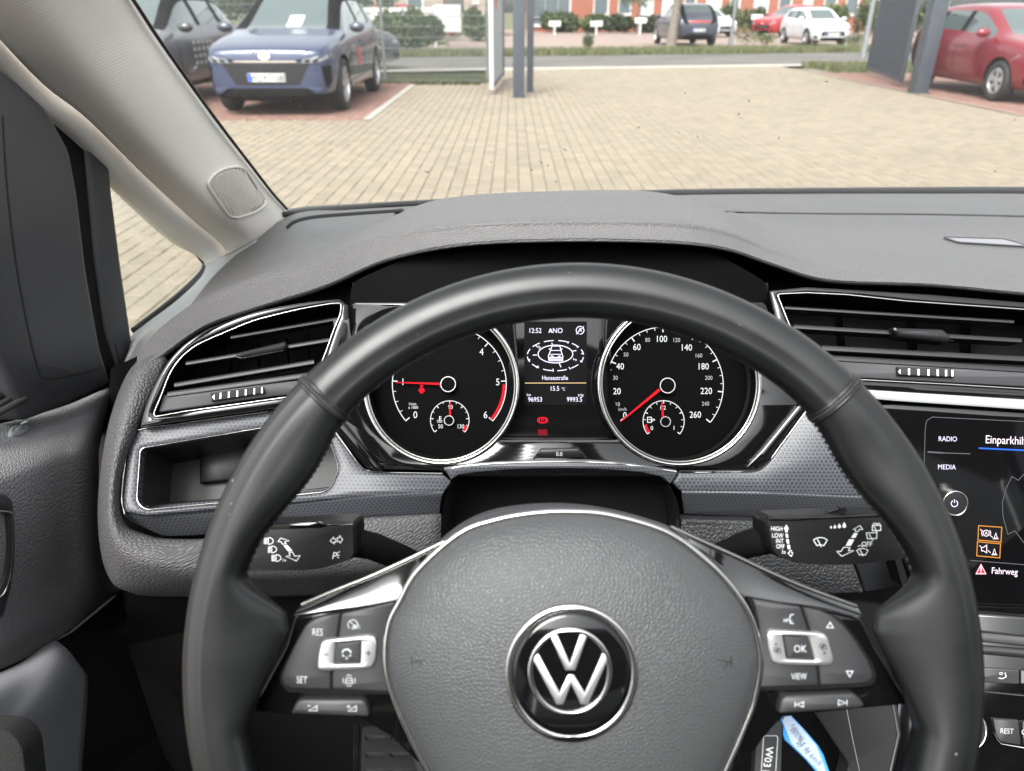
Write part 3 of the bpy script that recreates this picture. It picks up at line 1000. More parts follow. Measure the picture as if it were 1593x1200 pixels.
M['autoglass'] = pbr('car_window', (0.07, 0.09, 0.09), 0.06, coat=0.5, var=0.06, vscale=2)
M['alloy'] = pbr('alloy', (0.55, 0.55, 0.56), 0.3, metal=0.7, var=0.06)
def paint(name, c, metal=0.0, rough=0.3): return pbr(name, c, rough, metal, coat=0.6, var=0.0)
M['p_blue'] = paint('paint_blue', (0.036, 0.046, 0.092), 0.25)
M['p_black'] = paint('paint_black', (0.035, 0.035, 0.038))
M['p_silver'] = paint('paint_silver', (0.10, 0.10, 0.11), 0.3)
M['p_red'] = paint('paint_red', (0.17, 0.010, 0.018), 0.1)
M['p_red2'] = paint('paint_bright_red', (0.28, 0.012, 0.016))
M['p_white'] = paint('paint_white', (0.55, 0.56, 0.57))
M['p_dark'] = paint('paint_anthracite', (0.05, 0.055, 0.075), 0.3)
M['lamp'] = pbr('lamp_lens', (0.20, 0.21, 0.22), 0.2, coat=0.2, var=0.1, vscale=8)
M['taillamp'] = pbr('tail_lens', (0.35, 0.02, 0.02), 0.2, coat=0.5, var=0.05)
M['eu'] = pbr('plate_blue', (0.02, 0.08, 0.55), 0.4, var=0)

def number_plate(e, skin, x, txt, z, S, front=True, w=.52):
    ax = 'x+' if front else 'x-'
    pl_ = skin('number_plate', [(-w / 2, z - .055), (w / 2, z - .055), (w / 2, z + .055), (-w / 2, z + .055)], ax, M['whitepaint'], .02, thick=.015)[0]
    xx = max(v.co.x for v in pl_.data.vertices) + .003 if front else min(v.co.x for v in pl_.data.vertices) - .003
    for v in pl_.data.vertices:      # a pressed plate is flat
        pass
    sg = 1 if front else -1
    mesh_obj('plate_band', [(xx, sg * a, b) for a, b in ((-w / 2 + .005, z - .05), (-w / 2 + .05, z - .05), (-w / 2 + .05, z + .05), (-w / 2 + .005, z + .05))], [(0, 1, 2, 3)], M['eu'], pl_, False)
    k = Ink().text(txt, .025, 0, .082, sx=.86)
    o = mesh_obj('plate_lettering', [(xx, sg * a, z - b) for a, b in k.V], k.F, M['inkdark'], pl_, False)

def front_blue(e, skin, S):
    skin('grille', [(-.60, .69), (.60, .69), (.44, .42), (-.44, .42)], 'x+', M['slat'], .006)
    skin('headlight', [(.42, .725), (.86, .815), (.87, .755), (.72, .705), (.42, .70)], 'x+', M['lamp'], .012, mirror=True)
    skin('light_strip', [(-.42, .725), (.42, .725), (.42, .71), (-.42, .71)], 'x+', M['gold2'], .014)
    for yy in (.66, .55, .44):
        skin('lamp_cell', [(yy, .735), (yy + .07, .75), (yy + .06, .72), (yy, .715)], 'x+', M['dull'], .028, mirror=True)
    skin('lower_grille', [(-.52, .375), (.52, .375), (.62, .32), (.50, .265), (-.50, .265), (-.62, .32)], 'x+', M['dull'], .012)
    for z in (.35, .325, .295):
        skin('grille_bar', [(-.50, z), (.50, z), (.50, z - .008), (-.50, z - .008)], 'x+', M['slat'], .022)
    skin('air_curtain', [(.76, .66), (.86, .66), (.85, .36), (.80, .34)], 'x+', M['dull'], .008, mirror=True)
    skin('bumper_blade', [(.50, .40), (.84, .37), (.82, .30), (.66, .31), (.56, .38)], 'x+', M['p_blue'], .03, mirror=True)
    number_plate(e, skin, 0, 'WL KT 38E', .515, S)
    k = [(.055 * cos(a * pi / 8) * 1.45, .785 + .045 * sin(a * pi / 8)) for a in range(16)]
    skin('emblem', k, 'x+', M['silver'], .014)
    skin('wheel_arch_trim', [(1.2, .25), (1.05, .62), (.9, .72), (.55, .72), (.55, .76), (.95, .79), (1.12, .66), (1.28, .3)], 'y+', M['trimgrey'], .008)
    skin('red_sticker', [(.35, .82), (.25, .82), (.23, .55), (.33, .55)], 'y+', M['redpaint'], .008)
    skin('sill_trim', [(.95, .36), (-1.0, .40), (-1.0, .28), (.95, .26)], 'y+', M['silver'], .02)
    skin('windscreen_notice', [(.0, 1.28), (.22, 1.28), (.20, 1.13), (-.02, 1.13)], 'x+', M['whitepaint'], .006)
M['gold2'] = pbr('light_bar', (0.5, 0.42, 0.32), 0.3, var=0.05)
def front_plain(dark=True, plate=None, emblem=True, zg=.50):
    def f(e, skin, S):
        q = S['H'] / 1.64
        skin('headlight', [(.48, .70 * q), (.80, .80 * q), (.83, .70 * q), (.55, .62 * q)], 'x+', M['lamp'], .012, mirror=True)
        skin('grille', [(-.46, .62 * q), (.46, .62 * q), (.54, .42 * q), (-.54, .42 * q)], 'x+', M['dull'], .008)
        skin('grille_bar', [(-.40, .53 * q), (.40, .53 * q), (.40, .515 * q), (-.40, .515 * q)], 'x+', M['silver'], .02)
        skin('lower_grille', [(-.55, .36 * q), (.55, .36 * q), (.48, .25 * q), (-.48, .25 * q)], 'x+', M['dull'], .008)
        skin('fog_lamp', [(.62, .42 * q), (.76, .44 * q), (.74, .33 * q), (.64, .31 * q)], 'x+', M['dull'], .01, mirror=True)
        skin('tail_light', [(.55, .98 * q), (.80, .96 * q), (.80, .80 * q), (.60, .84 * q)], 'x-', M['taillamp'], .01, mirror=True)
        if plate: number_plate(e, skin, 0, plate, zg * q, S)
        if emblem: skin('emblem', [(.06 * cos(a * pi / 8), .69 * q + .05 * sin(a * pi / 8)) for a in range(16)], 'x+', M['silver'], .012)
    return f
def rear_plain(e, skin, S):
    skin('tail_light', [(-.82, .97), (.82, .97), (.82, .90), (-.82, .90)], 'x-', M['taillamp'], .01)
    skin('rear_bumper', [(-.70, .42), (.70, .42), (.62, .30), (-.62, .30)], 'x-', M['dull'], .01)
    number_plate(e, skin, 0, 'M W 138', .62, S, front=False)
    skin('headlight', [(.48, .70), (.80, .80), (.83, .70), (.55, .62)], 'x+', M['lamp'], .012, mirror=True)
def front_lettered(e, skin, S):
    front_plain()(e, skin, S)
    for r_ in range(4):
        k = Ink()
        for q in range(5): k.poly([(q * .19, r_ * .1), (q * .19 + random.uniform(.08, .16), r_ * .1), (q * .19 + .12, r_ * .1 + .05), (q * .19, r_ * .1 + .05)])
        V = [(.42 - a, .945, .92 - b) for a, b in k.V]
        fix_normals(mesh_obj('door_lettering', V, k.F, M['whitepaint'], e, False))

car('parked_car', 'blue electric SUV facing the camera with white notice behind its windscreen', 'suv', M['p_blue'], (-3.40, 13.4, 0), -pi / 2, 'cars parked in the red bays',
    dict(extra=front_blue, mirror=M['p_dark'], cladding=True), True)
car('parked_car', 'silver and black SUV with lettered door beside the windscreen pillar', 'suv', M['p_silver'], (-6.0, 13.3, 0), -pi / 2, 'cars parked in the red bays',
    dict(extra=front_lettered, mirror=M['p_black'], cladding=True), True)
car('parked_car', 'dark red hatchback behind the right gate post', 'hatch', M['p_red'], (8.78, 14.35, 0), -pi / 2, 'cars parked in the red bays', dict(extra=front_plain(), handle=M['p_red']))
car('street_car', 'dark grey car nosing out behind the blue SUV', 'hatch', M['p_dark'], (-4.95, 20.9, 0), radians(11), None, dict(extra=front_plain()))
car('distant_car', 'black SUV seen from behind next to the tree trunk across the street', 'suv', M['p_dark'], (7.5, 35.7, 0), pi / 2 + .05, 'cars parked across the street', dict(extra=rear_plain), True)
car('distant_car', 'white hatchback facing the street across the road', 'hatch', M['p_white'], (13.35, 36.3, 0), -pi / 2 + .06, 'cars parked across the street', dict(extra=front_plain(plate='HH M 7')))
car('distant_car', 'bright red SUV beyond the white hatchback', 'suv', M['p_red2'], (15.9, 47.0, 0), pi + .55, 'cars parked across the street', dict(extra=front_plain()))
car('distant_car', 'white car half hidden behind the black SUV', 'hatch', M['p_white'], (11.2, 47.5, 0), -pi / 2 + .4, 'cars parked across the street', dict(extra=front_plain()))

# ---- gate, posts, fence
def post(name, label, x, y, w, h, mat, cat='post', cap=True, d=None):
    e = empty(name, (x, y, 0), label, cat)
    box('shaft', (x, y, h / 2 - .05), (w, d or w, h + .1), mat, e, 0, .006)
    box('foot_plate', (x, y, .006), (w * 1.25, (d or w) * 1.2, .012), mat, e)
    if cap: box('cap', (x, y, h + .006), (w * 1.03, (d or w) * 1.03, .012), mat, e)
    return e
post('gate_post', 'anthracite steel gate post at the left side of the gateway', .115, 13.75, .2, 2.3, M['anthracite'])
post('gate_post', 'slimmer anthracite post just behind the left gate post', .33, 14.65, .12, 2.3, M['anthracite'])
post('gate_post', 'thick anthracite gate post in front of the red hatchback', 7.40, 14.45, .26, 2.3, M['anthracite'])
def gate_leaf(label, a, b, hatch_mat, endw):
    e = empty('gate_leaf', (a[0], a[1], 0), label, 'gate')
    a, b = Vector((*a, 0)), Vector((*b, 0)); t = (b - a).normalized(); L = (b - a).length; ang = atan2(t.y, t.x)
    z0, z1 = .09, 1.75
    for s, nm in ((0, 'end_post'), (1, 'end_post')):
        p = a + t * L * s
        box(nm, (p.x, p.y, (z0 + z1) / 2), (.07, .07, z1 - z0), endw if s == 0 else M['anthracite'], e, ang, .004)
    for z in (z0 + .04, z1 - .03):
        p = a + t * L / 2
        box('rail', (p.x, p.y, z), (L - .076, .05, .07), M['anthracite'], e, ang)
    nb = int(L / .115)
    for k in range(1, nb):
        p = a + t * (L * k / nb)
        box('gate_bar', (p.x, p.y, (z0 + z1) / 2 + .003), (.028, .028, z1 - z0 - .155), hatch_mat, e, ang)
    return e, a, t, ang
e, a, t, ang = gate_leaf('open gate leaf seen edge-on with white end post beside the left gate post', (-.36, 14.15), (-.20, 17.4), M['galv'], M['whitepaint'])
box('reflector_plate', tuple(a + t * .9 + Vector((.032, 0, 1.52))), (.24, .008, .3), M['redpaint'], e, ang)
e, a, t, ang = gate_leaf('open anthracite gate leaf swung out towards the street at the right', (7.57, 15.5), (8.42, 19.0), M['anthracite'], M['anthracite'])
p = a + t * 1.95; box('gate_panel', (p.x + .045, p.y, .93), (3.75, .012, 1.5), M['anthracite'], e, ang)
e = empty('marker_pole', (8.62, 16.5, 0), 'white pole standing just right of the thick gate post', 'pole')
tube('shaft', [(8.62, 16.5, .06), (8.62, 16.5, 2.3)], .055, M['whitepaint'], e, 12)
tube('socket', [(8.62, 16.5, -.02), (8.62, 16.5, .06)], .075, M['rubber'], e, 12)
e = empty('delineator', (7.42, 14.2, 0), 'small red and white reflector fixed high on the thick gate post', 'reflector')
box('reflector', (7.28, 14.31, 1.62), (.09, .02, .12), M['redpaint'], e, 0, .004); box('reflector_edge', (7.28, 14.316, 1.62), (.12, .012, .15), M['whitepaint'], e, 0, .004)

def mesh_fence(label, a, b, h, npost, group=None):
    e = empty('wire_fence', (a[0], a[1], 0), label, 'fence')
    a, b = Vector((*a, 0)), Vector((*b, 0)); t = (b - a).normalized(); L = (b - a).length; ang = atan2(t.y, t.x)
    for k in range(npost):
        p = a + t * L * k / (npost - 1)
        box('fence_post', (p.x, p.y, h / 2), (.06, .05, h + .1), M['fencegreen'], e, ang)
    V, Fc = [], []
    def bar(p, q, r):
        i = len(V); d = (q - p).normalized(); s = d.cross(Vector((0, 1, .01))).normalized() * r; u = d.cross(s).normalized() * r
        for o_ in (p, q): V.extend([o_ + s, o_ + u, o_ - s, o_ - u])
        for k in range(4): Fc.append((i + k, i + (k + 1) % 4, i + 4 + (k + 1) % 4, i + 4 + k))
    n = int(L / .05)
    for k in range(n + 1):
        p = a + t * L * k / n + Vector((0, -.035, 0)); bar(p + Vector((0, 0, .04)), p + Vector((0, 0, h)), .0065)
    for k in range(int(h / .2) + 1):
        z = .05 + k * .2
        for o_ in (-.045, -.025): bar(a + Vector((0, o_, z)), b + Vector((0, o_, z)), .006)
    o = mesh_obj('wire_mesh', V, Fc, M['fencegreen'], e, False); o['kind'] = 'stuff'
    return e
mesh_fence('green wire mesh fence between the blue SUV and the left gate leaf', (-9.0, 16.6), (-.5, 16.55), 2.0, 5)
# grass tufts under the fence and on the verge
def tufts(name, label, pts, h, kind='stuff'):
    V, Fc, T = [], [], []
    for (x, y) in pts:
        for _ in range(3):
            a = random.uniform(0, 6.28); hh = h * random.uniform(.4, 1.2); w = .02
            i = len(V); xx, yy = x + random.gauss(0, .05), y + random.gauss(0, .05); lx, ly = random.gauss(0, .35) * hh, random.gauss(0, .35) * hh
            V += [(xx - cos(a) * w, yy - sin(a) * w, -.05), (xx + cos(a) * w, yy + sin(a) * w, -.05), (xx + lx, yy + ly, hh)]
            Fc.append((i, i + 1, i + 2)); T.append(random.random())
    o = mesh_obj(name, V, Fc, M['grass'], None, False)
    at = o.data.attributes.new('tone', 'FLOAT', 'FACE'); at.data.foreach_set('value', T)
    return tag(o, label, 'grass', None, kind)
tufts('grass', 'grass growing along the foot of the wire fence', [(random.uniform(-9, -.5), random.uniform(16.45, 18.3)) for _ in range(5200)], .09)
tufts('verge_grass', 'grass tufts on the verge across the street', [(lambda x: (x, sl_(x) + random.uniform(6.3, 9.2)))(random.uniform(-9, 22)) for _ in range(9000)], .16)
tufts('gate_grass', 'grass behind the open gate leaf at the right', [(random.uniform(8.0, 13), random.uniform(19.6, 22.2)) for _ in range(2500)], .14)

# ---- across the street
def notice(label, x, y, z0, z1, w, nboard=1):
    e = empty('notice_board', (x, y, 0), label, 'sign')
    box('post', (x, y + .04, z0 / 2 + .1), (.11, .06, z0 + .3), M['bark'], e)
    hh = (z1 - z0) / nboard
    for k in range(nboard): box('board', (x, y, z0 + hh * (k + .5)), (w, .03, hh - .015), M['whitepaint'], e, 0, .004)
    return e
p = G(697, 72)
notice('large white double sign board behind the wire fence', p.x, p.y, .53, 1.56, 1.13, 2)
for k, (px, py, lb) in enumerate(((863, 37, 'first small white bay sign left of the tree trunk, nearest the gate post'), (928, 37, 'second small white bay sign, below the entrance windows'),
                                  (997, 32, 'small white bay sign just left of the tree trunk'), (1127, 31, 'small white bay sign right of the white car'), (1178, 27, 'small white bay sign beside the bright red SUV'))):
    q = ray(px, py); Y = 50.0 if k < 3 else 52.0; s = Y / q.y; c = EYE + q * s
    e = empty('bay_sign', (c.x, c.y, 0), lb, 'sign', 'small bay signs by the hedge')
    box('stake', (c.x, c.y + .03, c.z / 2 - .1), (.09, .05, c.z + .2), M['whitepaint'], e)
    box('sign_plate', (c.x, c.y, c.z), (.72, .03, .30), M['whitepaint'], e, 0, .006)
def pole(name, label, px, py, w, h, mat, lean=0):
    g = G(px, py)
    e = empty(name, (g.x, g.y, 0), label, 'pole')
    tube('shaft', [(g.x, g.y, -.1), (g.x, g.y, h)], w, mat, e, 10); tube('collar', [(g.x, g.y, -.05), (g.x, g.y, .3)], w * 1.35, mat, e, 10)
    return e
pole('lamp_pole', 'thin grey pole on the verge left of the white hatchback', 1136, 72, .07, 5, M['galv'])
pole('lamp_pole', 'grey pole on the verge behind the open gate leaf', 1342, 88, .075, 5, M['galv'])
g = G(1043, 74); tree('slim street tree whose trunk stands before the black SUV', g.x, g.y, .17, 3.4, (.25, 0))
g = G(655, 70); tree('tree with dark trunk behind the white sign board', g.x + 1.6, g.y + 14, .2, 2.6, (0, .2))
g = G(927, 40); e = tree('young tree in front of the brick-red wall', g.x, 53.5, .1, 2.0, (0, 0), None, M['leafa'], 900)
for k, (px, w, h, Y, mt) in enumerate(((905, 4.6, 1.2, 55, 'leafa'), (975, 4.6, 1.1, 55, 'leafb'), (1015, 3.4, 1.05, 55.3, 'leafa'), (1150, 3.4, 1.65, 53, 'leafa'), (1200, 3.0, 1.2, 54, 'leafc'), (1330, 4.6, 1.75, 50, 'leafc'), (1385, 4.6, 2.2, 48, 'leafa'), (855, 3.0, 1.4, 56, 'leafb'))):
    d = Y / 1.115
    x = (px - CX) / FPX * d
    lb = ['long green hedge below the entrance glazing', 'dark hedge between the first bay signs and the tree', 'low hedge left of the slim street tree', 'rounded bush behind the pole and the bay sign',
          'yellow-green bush beyond the bright red SUV', 'yellow-green bush right of the white hatchback', 'tall bush behind the open gate leaf', 'dark bush behind the left gate post'][k]
    shrub('bush', lb, x, Y, w, 1.4, h, M[mt], 3200, .12, 'bushes along the brick-red building')
for px, py, w, h, lb, mt in ((1160, 72, .75, .85, 'small leafy sapling on the verge beside the pole', 'leafc'), (1193, 70, .9, .55, 'low weed clump left of the white hatchback', 'leafc'),
                             (915, 76, .5, .6, 'small weed on the verge edge below the bay signs', 'leafb'), (1325, 72, .8, .5, 'low weed clump right of the white hatchback', 'leafa')):
    g = G(px, py); shrub('verge_plant', lb, g.x, g.y, w, .6, h, M[mt], 420, .05, 'plants on the verge')
for px, w, h, Y, lb, mt in ((612, 2.9, 1.35, 30, 'clipped hedge behind the fence near the blue SUV', 'leafa'), (656, 1.1, 1.2, 31.5, 'darker round bush behind the fence left of the sign board', 'leafb'),
                            (750, 1.5, 1.4, 40, 'small bush between the sign board and the gate leaf', 'leafa'), (560, 4, 3.2, 36, 'large bush beyond the blue SUV', 'leafb'), (470, 5, 4.2, 38, 'tall hedge behind the blue SUV', 'leafa'), (330, 6, 4.5, 36, 'tall leafy hedge behind the silver and black SUV', 'leafb')):
    d = Y / 1.1
    shrub('bush', lb, (px - CX) / FPX * d, Y, w, 1.2, h, M[mt], 3200, .12, 'bushes left of the gate')

def building(label, x0, x1, y, h, wall, wins, depth=9, base=None):
    e = empty('building', ((x0 + x1) / 2, y, 0), label, 'building')
    # wall with real openings
    xs = sorted(wins)
    def wbox(nm, a, b, z0, z1): box(nm, ((a + b) / 2, y + .15, (z0 + z1) / 2), (b - a, .3, z1 - z0), wall, e)
    zlo, zhi = min(w_[2] for w_ in xs), max(w_[3] for w_ in xs)
    wbox('wall', x0, x1, -.3, zlo); wbox('wall', x0, x1, zhi + .002, h)
    cur = x0
    for (a, b, z0, z1, k) in xs:
        wbox('wall', cur, a, zlo + .002, zhi); cur = b
        if z0 > zlo + .01: wbox('wall', a + .001, b - .001, zlo + .002, z0)
    wbox('wall', cur, x1, zlo + .002, zhi)
    for (a, b, z0, z1, k) in xs:
        w = box('window', ((a + b) / 2, y + .2, (z0 + z1) / 2), (b - a - .002, .04, z1 - z0 - .002), M['winglass'] if k != 'b' else M['blind'], e)
        for (c_, s_) in (((a + .06, z0 / 2 + z1 / 2), (.12, z1 - z0 - .01)), ((b - .06, z0 / 2 + z1 / 2), (.12, z1 - z0 - .01)), (((a + b) / 2, z0 + .06), (b - a - .25, .12)), (((a + b) / 2, z1 - .07), (b - a - .25, .12))):
            box('window_frame', (c_[0], y + .14, c_[1]), (s_[0], .07, s_[1]), M['winframe'], w)
        box('sill', ((a + b) / 2, y - .04, z0 - .03), (b - a + .1, .12, .06), M['winframe'], e)
        if k == 'g':
            for q in range(1, 3): box('window_frame', (a + (b - a) * q / 3, y + .14, (z0 + z1) / 2), (.08, .06, z1 - z0 - .2), M['galv'], w)
            box('window_frame', ((a + b) / 2, y + .11, z0 + .55), (b - a - .1, .06, .1), M['galv'], w)
    box('roof', ((x0 + x1) / 2, y + depth / 2, h + .1), (x1 - x0 + .4, depth + .4, .2), M['galv'], e)
    for xx in (x0 + .15, x1 - .15): box('side_wall', (xx, y + .302 + depth / 2, h / 2), (.3, depth, h), wall, e)
    box('back_wall', ((x0 + x1) / 2, y + depth + .5, h / 2), (x1 - x0, .3, h), wall, e)
    return e
BY = 58.0
def bx_(px): return (px - CX) / FPX * BY / 1.117
wl = []
for a, b, k in ((828, 888, 'g'), (922, 947, 'd'), (960, 982, 'd'), (994, 1016, 'b'), (1028, 1052, 'b'), (1062, 1082, 'd'), (1096, 1121, 'b'), (1133, 1150, 'd'), (1170, 1194, 'b'), (1208, 1230, 'd'), (1246, 1262, 'b'), (1278, 1300, 'd'), (1312, 1334, 'd'), (1356, 1380, 'b')):
    wl.append((bx_(a), bx_(b), .35 if k == 'g' else 1.02, 2.75, k))
building('long brick-red building with white framed windows across the street', bx_(822), bx_(1420), BY, 4.2, M['brickred'], wl)
BY = 47.0
building('small beige brick building behind the sign board', bx_(722), bx_(772), BY, 3.6, M['beigewall'], [(bx_(735), bx_(745), 1.7, 2.6, 'd')], 4)
BY = 52.0
building('pale grey building far behind the fence', bx_(540), bx_(690), BY, 5.0, M['beigewall'], [(bx_(560), bx_(580), 1.2, 2.6, 'd'), (bx_(600), bx_(618), 1.2, 2.6, 'd'), (bx_(632), bx_(660), 1.2, 2.6, 'd')], 6)
e = empty('board_fence', (-6, 33, 0), 'low white board fence above the hedge behind the wire fence', 'fence')
for z in (1.12, 1.36): box('rail', (-5.6, 33, z), (5.2, .05, .17), M['whitepaint'], e)
for k in range(5): box('fence_post', (-8.1 + k * 1.25, 33.08, .7), (.1, .1, 1.5), M['whitepaint'], e)
car('distant_car', 'red van top showing above the white board fence', 'suv', M['p_red2'], (-5.2, 41, 0), 0.1, 'cars parked across the street', dict(extra=front_plain()))
# ================================================================= THE CABIN WE SIT IN
def zm(ox, oy, s):
    return lambda *pts: [(ox + a / s, oy + b / s) for a, b in pts]
def PP(*pts): return [P(*p) for p in pts]

# ---- shell: roof with an added glass panel, far side, rear, floor (what lights and encloses the cabin)
shell = empty('car_cabin', (0, 0, 0.45), 'dark cabin shell of the car around the footwell', 'car')
def quad(name, pts, mat, parent=shell, thick=0.02):
    o = mesh_obj(name, pts, [tuple(range(len(pts)))], mat, parent, False)
    md = o.modifiers.new('thickness', 'SOLIDIFY'); md.thickness = thick; md.offset = 0
    return o
XL, XR = -.43, 1.12
box('floor_panel', (.35, -.3, .36), (1.62, 3.2, .06), M['carpet'], shell)
box('firewall', (.35, 1.22, .62), (1.62, .05, .52), M['carpet'], shell)
quad('door_lower_panel', [(XL - .03, -1.9, .39), (XL - .03, 1.2, .39), (XL - .03, 1.2, .80), (XL - .03, -1.9, .80)], M['dull'])
quad('door_lower_panel', [(XR + .03, -1.9, .39), (XR + .03, 1.2, .39), (XR + .03, 1.0, .98), (XR + .03, -1.9, .98)], M['dull'])
quad('side_panel', [(XL - .06, -1.9, .80), (XL - .06, -.2, .80), (XL - .06, -.2, 1.0), (XL - .06, -1.9, 1.0)], M['dull'])
quad('tailgate', [(XL, -1.95, .39), (XR, -1.95, .39), (XR, -1.95, .98), (XL, -1.95, .98)], M['dull'])
# roof rails, header, cross members, pillars
ZR = 1.585
for xx in (XL + .06, XR - .06):
    tube('roof_rail', [(xx, .60, ZR - .05), (xx, .2, ZR), (xx, -1.0, ZR + .01), (xx, -1.8, ZR - .04)], .05, M['lightplastic'], shell, 12)
tube('roof_header', [(XL + .1, .62, ZR - .05), (.35, .68, ZR - .02), (XR - .1, .62, ZR - .05)], .03, M['lightplastic'], shell, 12)
tube('roof_header', [(XL + .1, -1.8, ZR - .04), (.35, -1.82, ZR - .02), (XR - .1, -1.8, ZR - .04)], .06, M['lightplastic'], shell, 12)
box('roof_cross_member', (.35, -.75, ZR + .005), (1.30, .18, .05), M['lightplastic'], shell)
quad('added_roof_glass', [(XL + .08, .6, ZR + .03), (XR - .08, .6, ZR + .03), (XR - .08, -.42, ZR + .03), (XL + .08, -.42, ZR + .03)], thin_glass('added_roof_glass', (.96, .97, .97)), shell, .004)  # unseen glass roof, added to let more daylight into the cabin
quad('headliner', [(XL + .08, -.42, ZR + .02), (XR - .08, -.42, ZR + .02), (XR - .08, -1.85, ZR), (XL + .08, -1.85, ZR)], M['greyplastic'], shell, .03)
for xx, s in ((XL - .02, 1), (XR + .02, -1)):
    for ya, yb in ((-.22, -.32), (-1.25, -1.35)):
        tube('side_pillar', [(xx, ya, .95), (xx + s * .03, ya - .02, 1.3), (xx + s * .1, yb, ZR - .01)], .05, M['trimgrey'], shell, 10)
tube('side_pillar', [(XR - .02, 1.0, 1.08), (XR - .06, .8, 1.33), (XR - .10, .60, ZR - .05)], .045, M['fabric'], shell, 10)
rear_dimming = thin_glass('dimming_glass', (.35, .36, .36))  # dark tint added to hold daylight back from the unseen rear
quad('side_window', [(XR + .02, 1.0, 1.0), (XR + .02, -.25, 1.0), (XR - .08, -.3, ZR - .02), (XR - .08, .6, ZR - .04)], M['glass'], shell, .004)
quad('rear_side_window', [(XR + .02, -.252, 1.0), (XR + .02, -1.9, 1.0), (XR - .08, -1.8, ZR - .02), (XR - .08, -.302, ZR - .02)], rear_dimming, shell, .004)
quad('rear_side_window', [(XL - .05, -.32, 1.0), (XL - .05, -1.9, 1.0), (XL + .06, -1.8, ZR - .02), (XL + .04, -.36, ZR - .02)], rear_dimming, shell, .004)
quad('rear_window', [(XL, -1.95, 1.0), (XR, -1.95, 1.0), (XR - .1, -1.82, ZR - .05), (XL + .1, -1.82, ZR - .05)], rear_dimming, shell, .004)
# ---- windscreen and its rim
ws = loft('windscreen', [PP((420, 350, 1.02), (470, 330, 1.06), (700, 312, 1.14), (1000, 301, 1.19), (1400, 296, 1.20), (1700, 300, 1.17), (1980, 310, 1.05)),
                         PP((205, 0, .71), (300, 10, .76), (560, 15, .84), (900, 10, .89), (1350, 8, .90), (1750, 5, .86), (2150, 5, .75)),
                         PP((40, -230, .54), (160, -235, .58), (450, -240, .64), (900, -250, .68), (1400, -250, .68), (1900, -240, .65), (2350, -230, .57)),
                         PP((-60, -400, .47), (60, -410, .50), (400, -420, .56), (900, -430, .60), (1400, -430, .60), (2000, -420, .57), (2500, -400, .49))], M['screenglass'], None, 5, 5)
tag(ws, 'wide clear windscreen above the dashboard', 'windscreen')
cowl = loft('cowl_strip', [PP((330, 372, .98), (440, 327, 1.055), (560, 317, 1.09), (700, 309, 1.135), (1000, 296, 1.185), (1200, 293, 1.19), (1400, 291.5, 1.19), (1600, 291, 1.18), (1800, 294, 1.13)),
                           PP((335, 378, .97), (447, 331, 1.045), (560, 321, 1.08), (700, 313, 1.125), (1000, 300, 1.175), (1200, 298, 1.18), (1400, 297.5, 1.18), (1600, 297, 1.17), (1800, 300, 1.12))], M['trimgrey'], ws, 4, 2, .004)
gk = [P(x, y, d) for x, y, d in ((440, 334, 1.03), (560, 324, 1.07), (660, 317, 1.10), (1000, 303, 1.16), (1100, 301, 1.16), (1300, 300, 1.16), (1600, 300.5, 1.15), (1800, 304, 1.10))]
tube('rubber_gasket', catmull(gk, 6), .0040, M['rubber'], ws, 8)
fr = [P(x, y, d) for x, y, d in ((60, -205, .55), (150, -80, .62), (206, -2, .69), (252, 68, .75), (330, 178, .85), (394, 262, .945), (425, 302, 1.0), (446, 325, 1.045))]
tube('black_frit', catmull(fr, 6), .0020, M['frit'], ws, 8)

k = Ink()
rs = random.Random(3)
for (cx_, cy_, n_, sp_) in ((1150, 168, 4, 25), (1090, 205, 3, 60), (930, 220, 3, 120), (820, 268, 7, 30), (1300, 110, 4, 90), (700, 150, 3, 160), (430, 120, 10, 90), (1480, 230, 6, 120), (900, 60, 8, 200), (560, 250, 5, 120)):
    for _ in range(n_):
        x, y = rs.gauss(cx_, sp_), rs.gauss(cy_, sp_ * .5)
        if not 20 < y < 285: continue
        k.disc(x, y, rs.uniform(.6, 1.4), 7)
        if rs.random() < .2: k.line([(x, y), (x + rs.uniform(-7, 7), y + rs.uniform(-3, 3))], 1.1)
wf = on(ws, 1.0)
o = k.build('dirt_specks', wf, pbr('dried_dirt', (.24, .21, .16), .8, var=0), ws, .0006); o['kind'] = 'stuff'
# ---- windscreen pillar, fabric covered, with the tweeter grille
pil = empty('windscreen_pillar', P(395, 372, .97), 'pale fabric covered windscreen pillar with ribbed speaker grille', 'pillar')
loft('fabric_cover', [PP((90, -170, .55), (40, -140, .52), (-30, -90, .505), (-75, -20, .515)),
                 PP((205, 0, .70), (160, 25, .645), (100, 70, .61), (60, 125, .645)),
                 PP((252, 72, .765), (213, 96, .705), (165, 138, .672), (135, 185, .705)),
                 PP((330, 182, .865), (293, 205, .805), (250, 240, .775), (221, 270, .815)),
                 PP((395, 268, .96), (366, 290, .90), (330, 320, .868), (296, 340, .90)),
                 PP((448, 329, 1.055), (432, 347, 1.01), (395, 374, .965), (349, 388, .97)),
                 PP((480, 380, 1.07), (450, 400, 1.03), (400, 425, .99), (352, 440, .97))], M['fabric'], pil, 7, 7, .006)
loft('lower_cover', [PP((-72, -26, .53), (-90, 10, .53), (-115, 40, .56)),
                 PP((64, 119, .66), (45, 148, .65), (25, 172, .675)),
                 PP((139, 179, .72), (122, 203, .712), (105, 225, .735)),
                 PP((225, 265, .83), (210, 290, .822), (192, 312, .845)),
                 PP((300, 335, .915), (283, 357, .905), (262, 374, .93)),
                 PP((353, 383, .985), (335, 400, .972), (317, 408, .985)),
                 PP((352, 442, .972), (338, 446, .975), (322, 450, .99))], M['lightplastic'], pil, 4, 6, .005)
pf = on([c for c in pil.children if c.name.startswith('fabric')][0], .93)
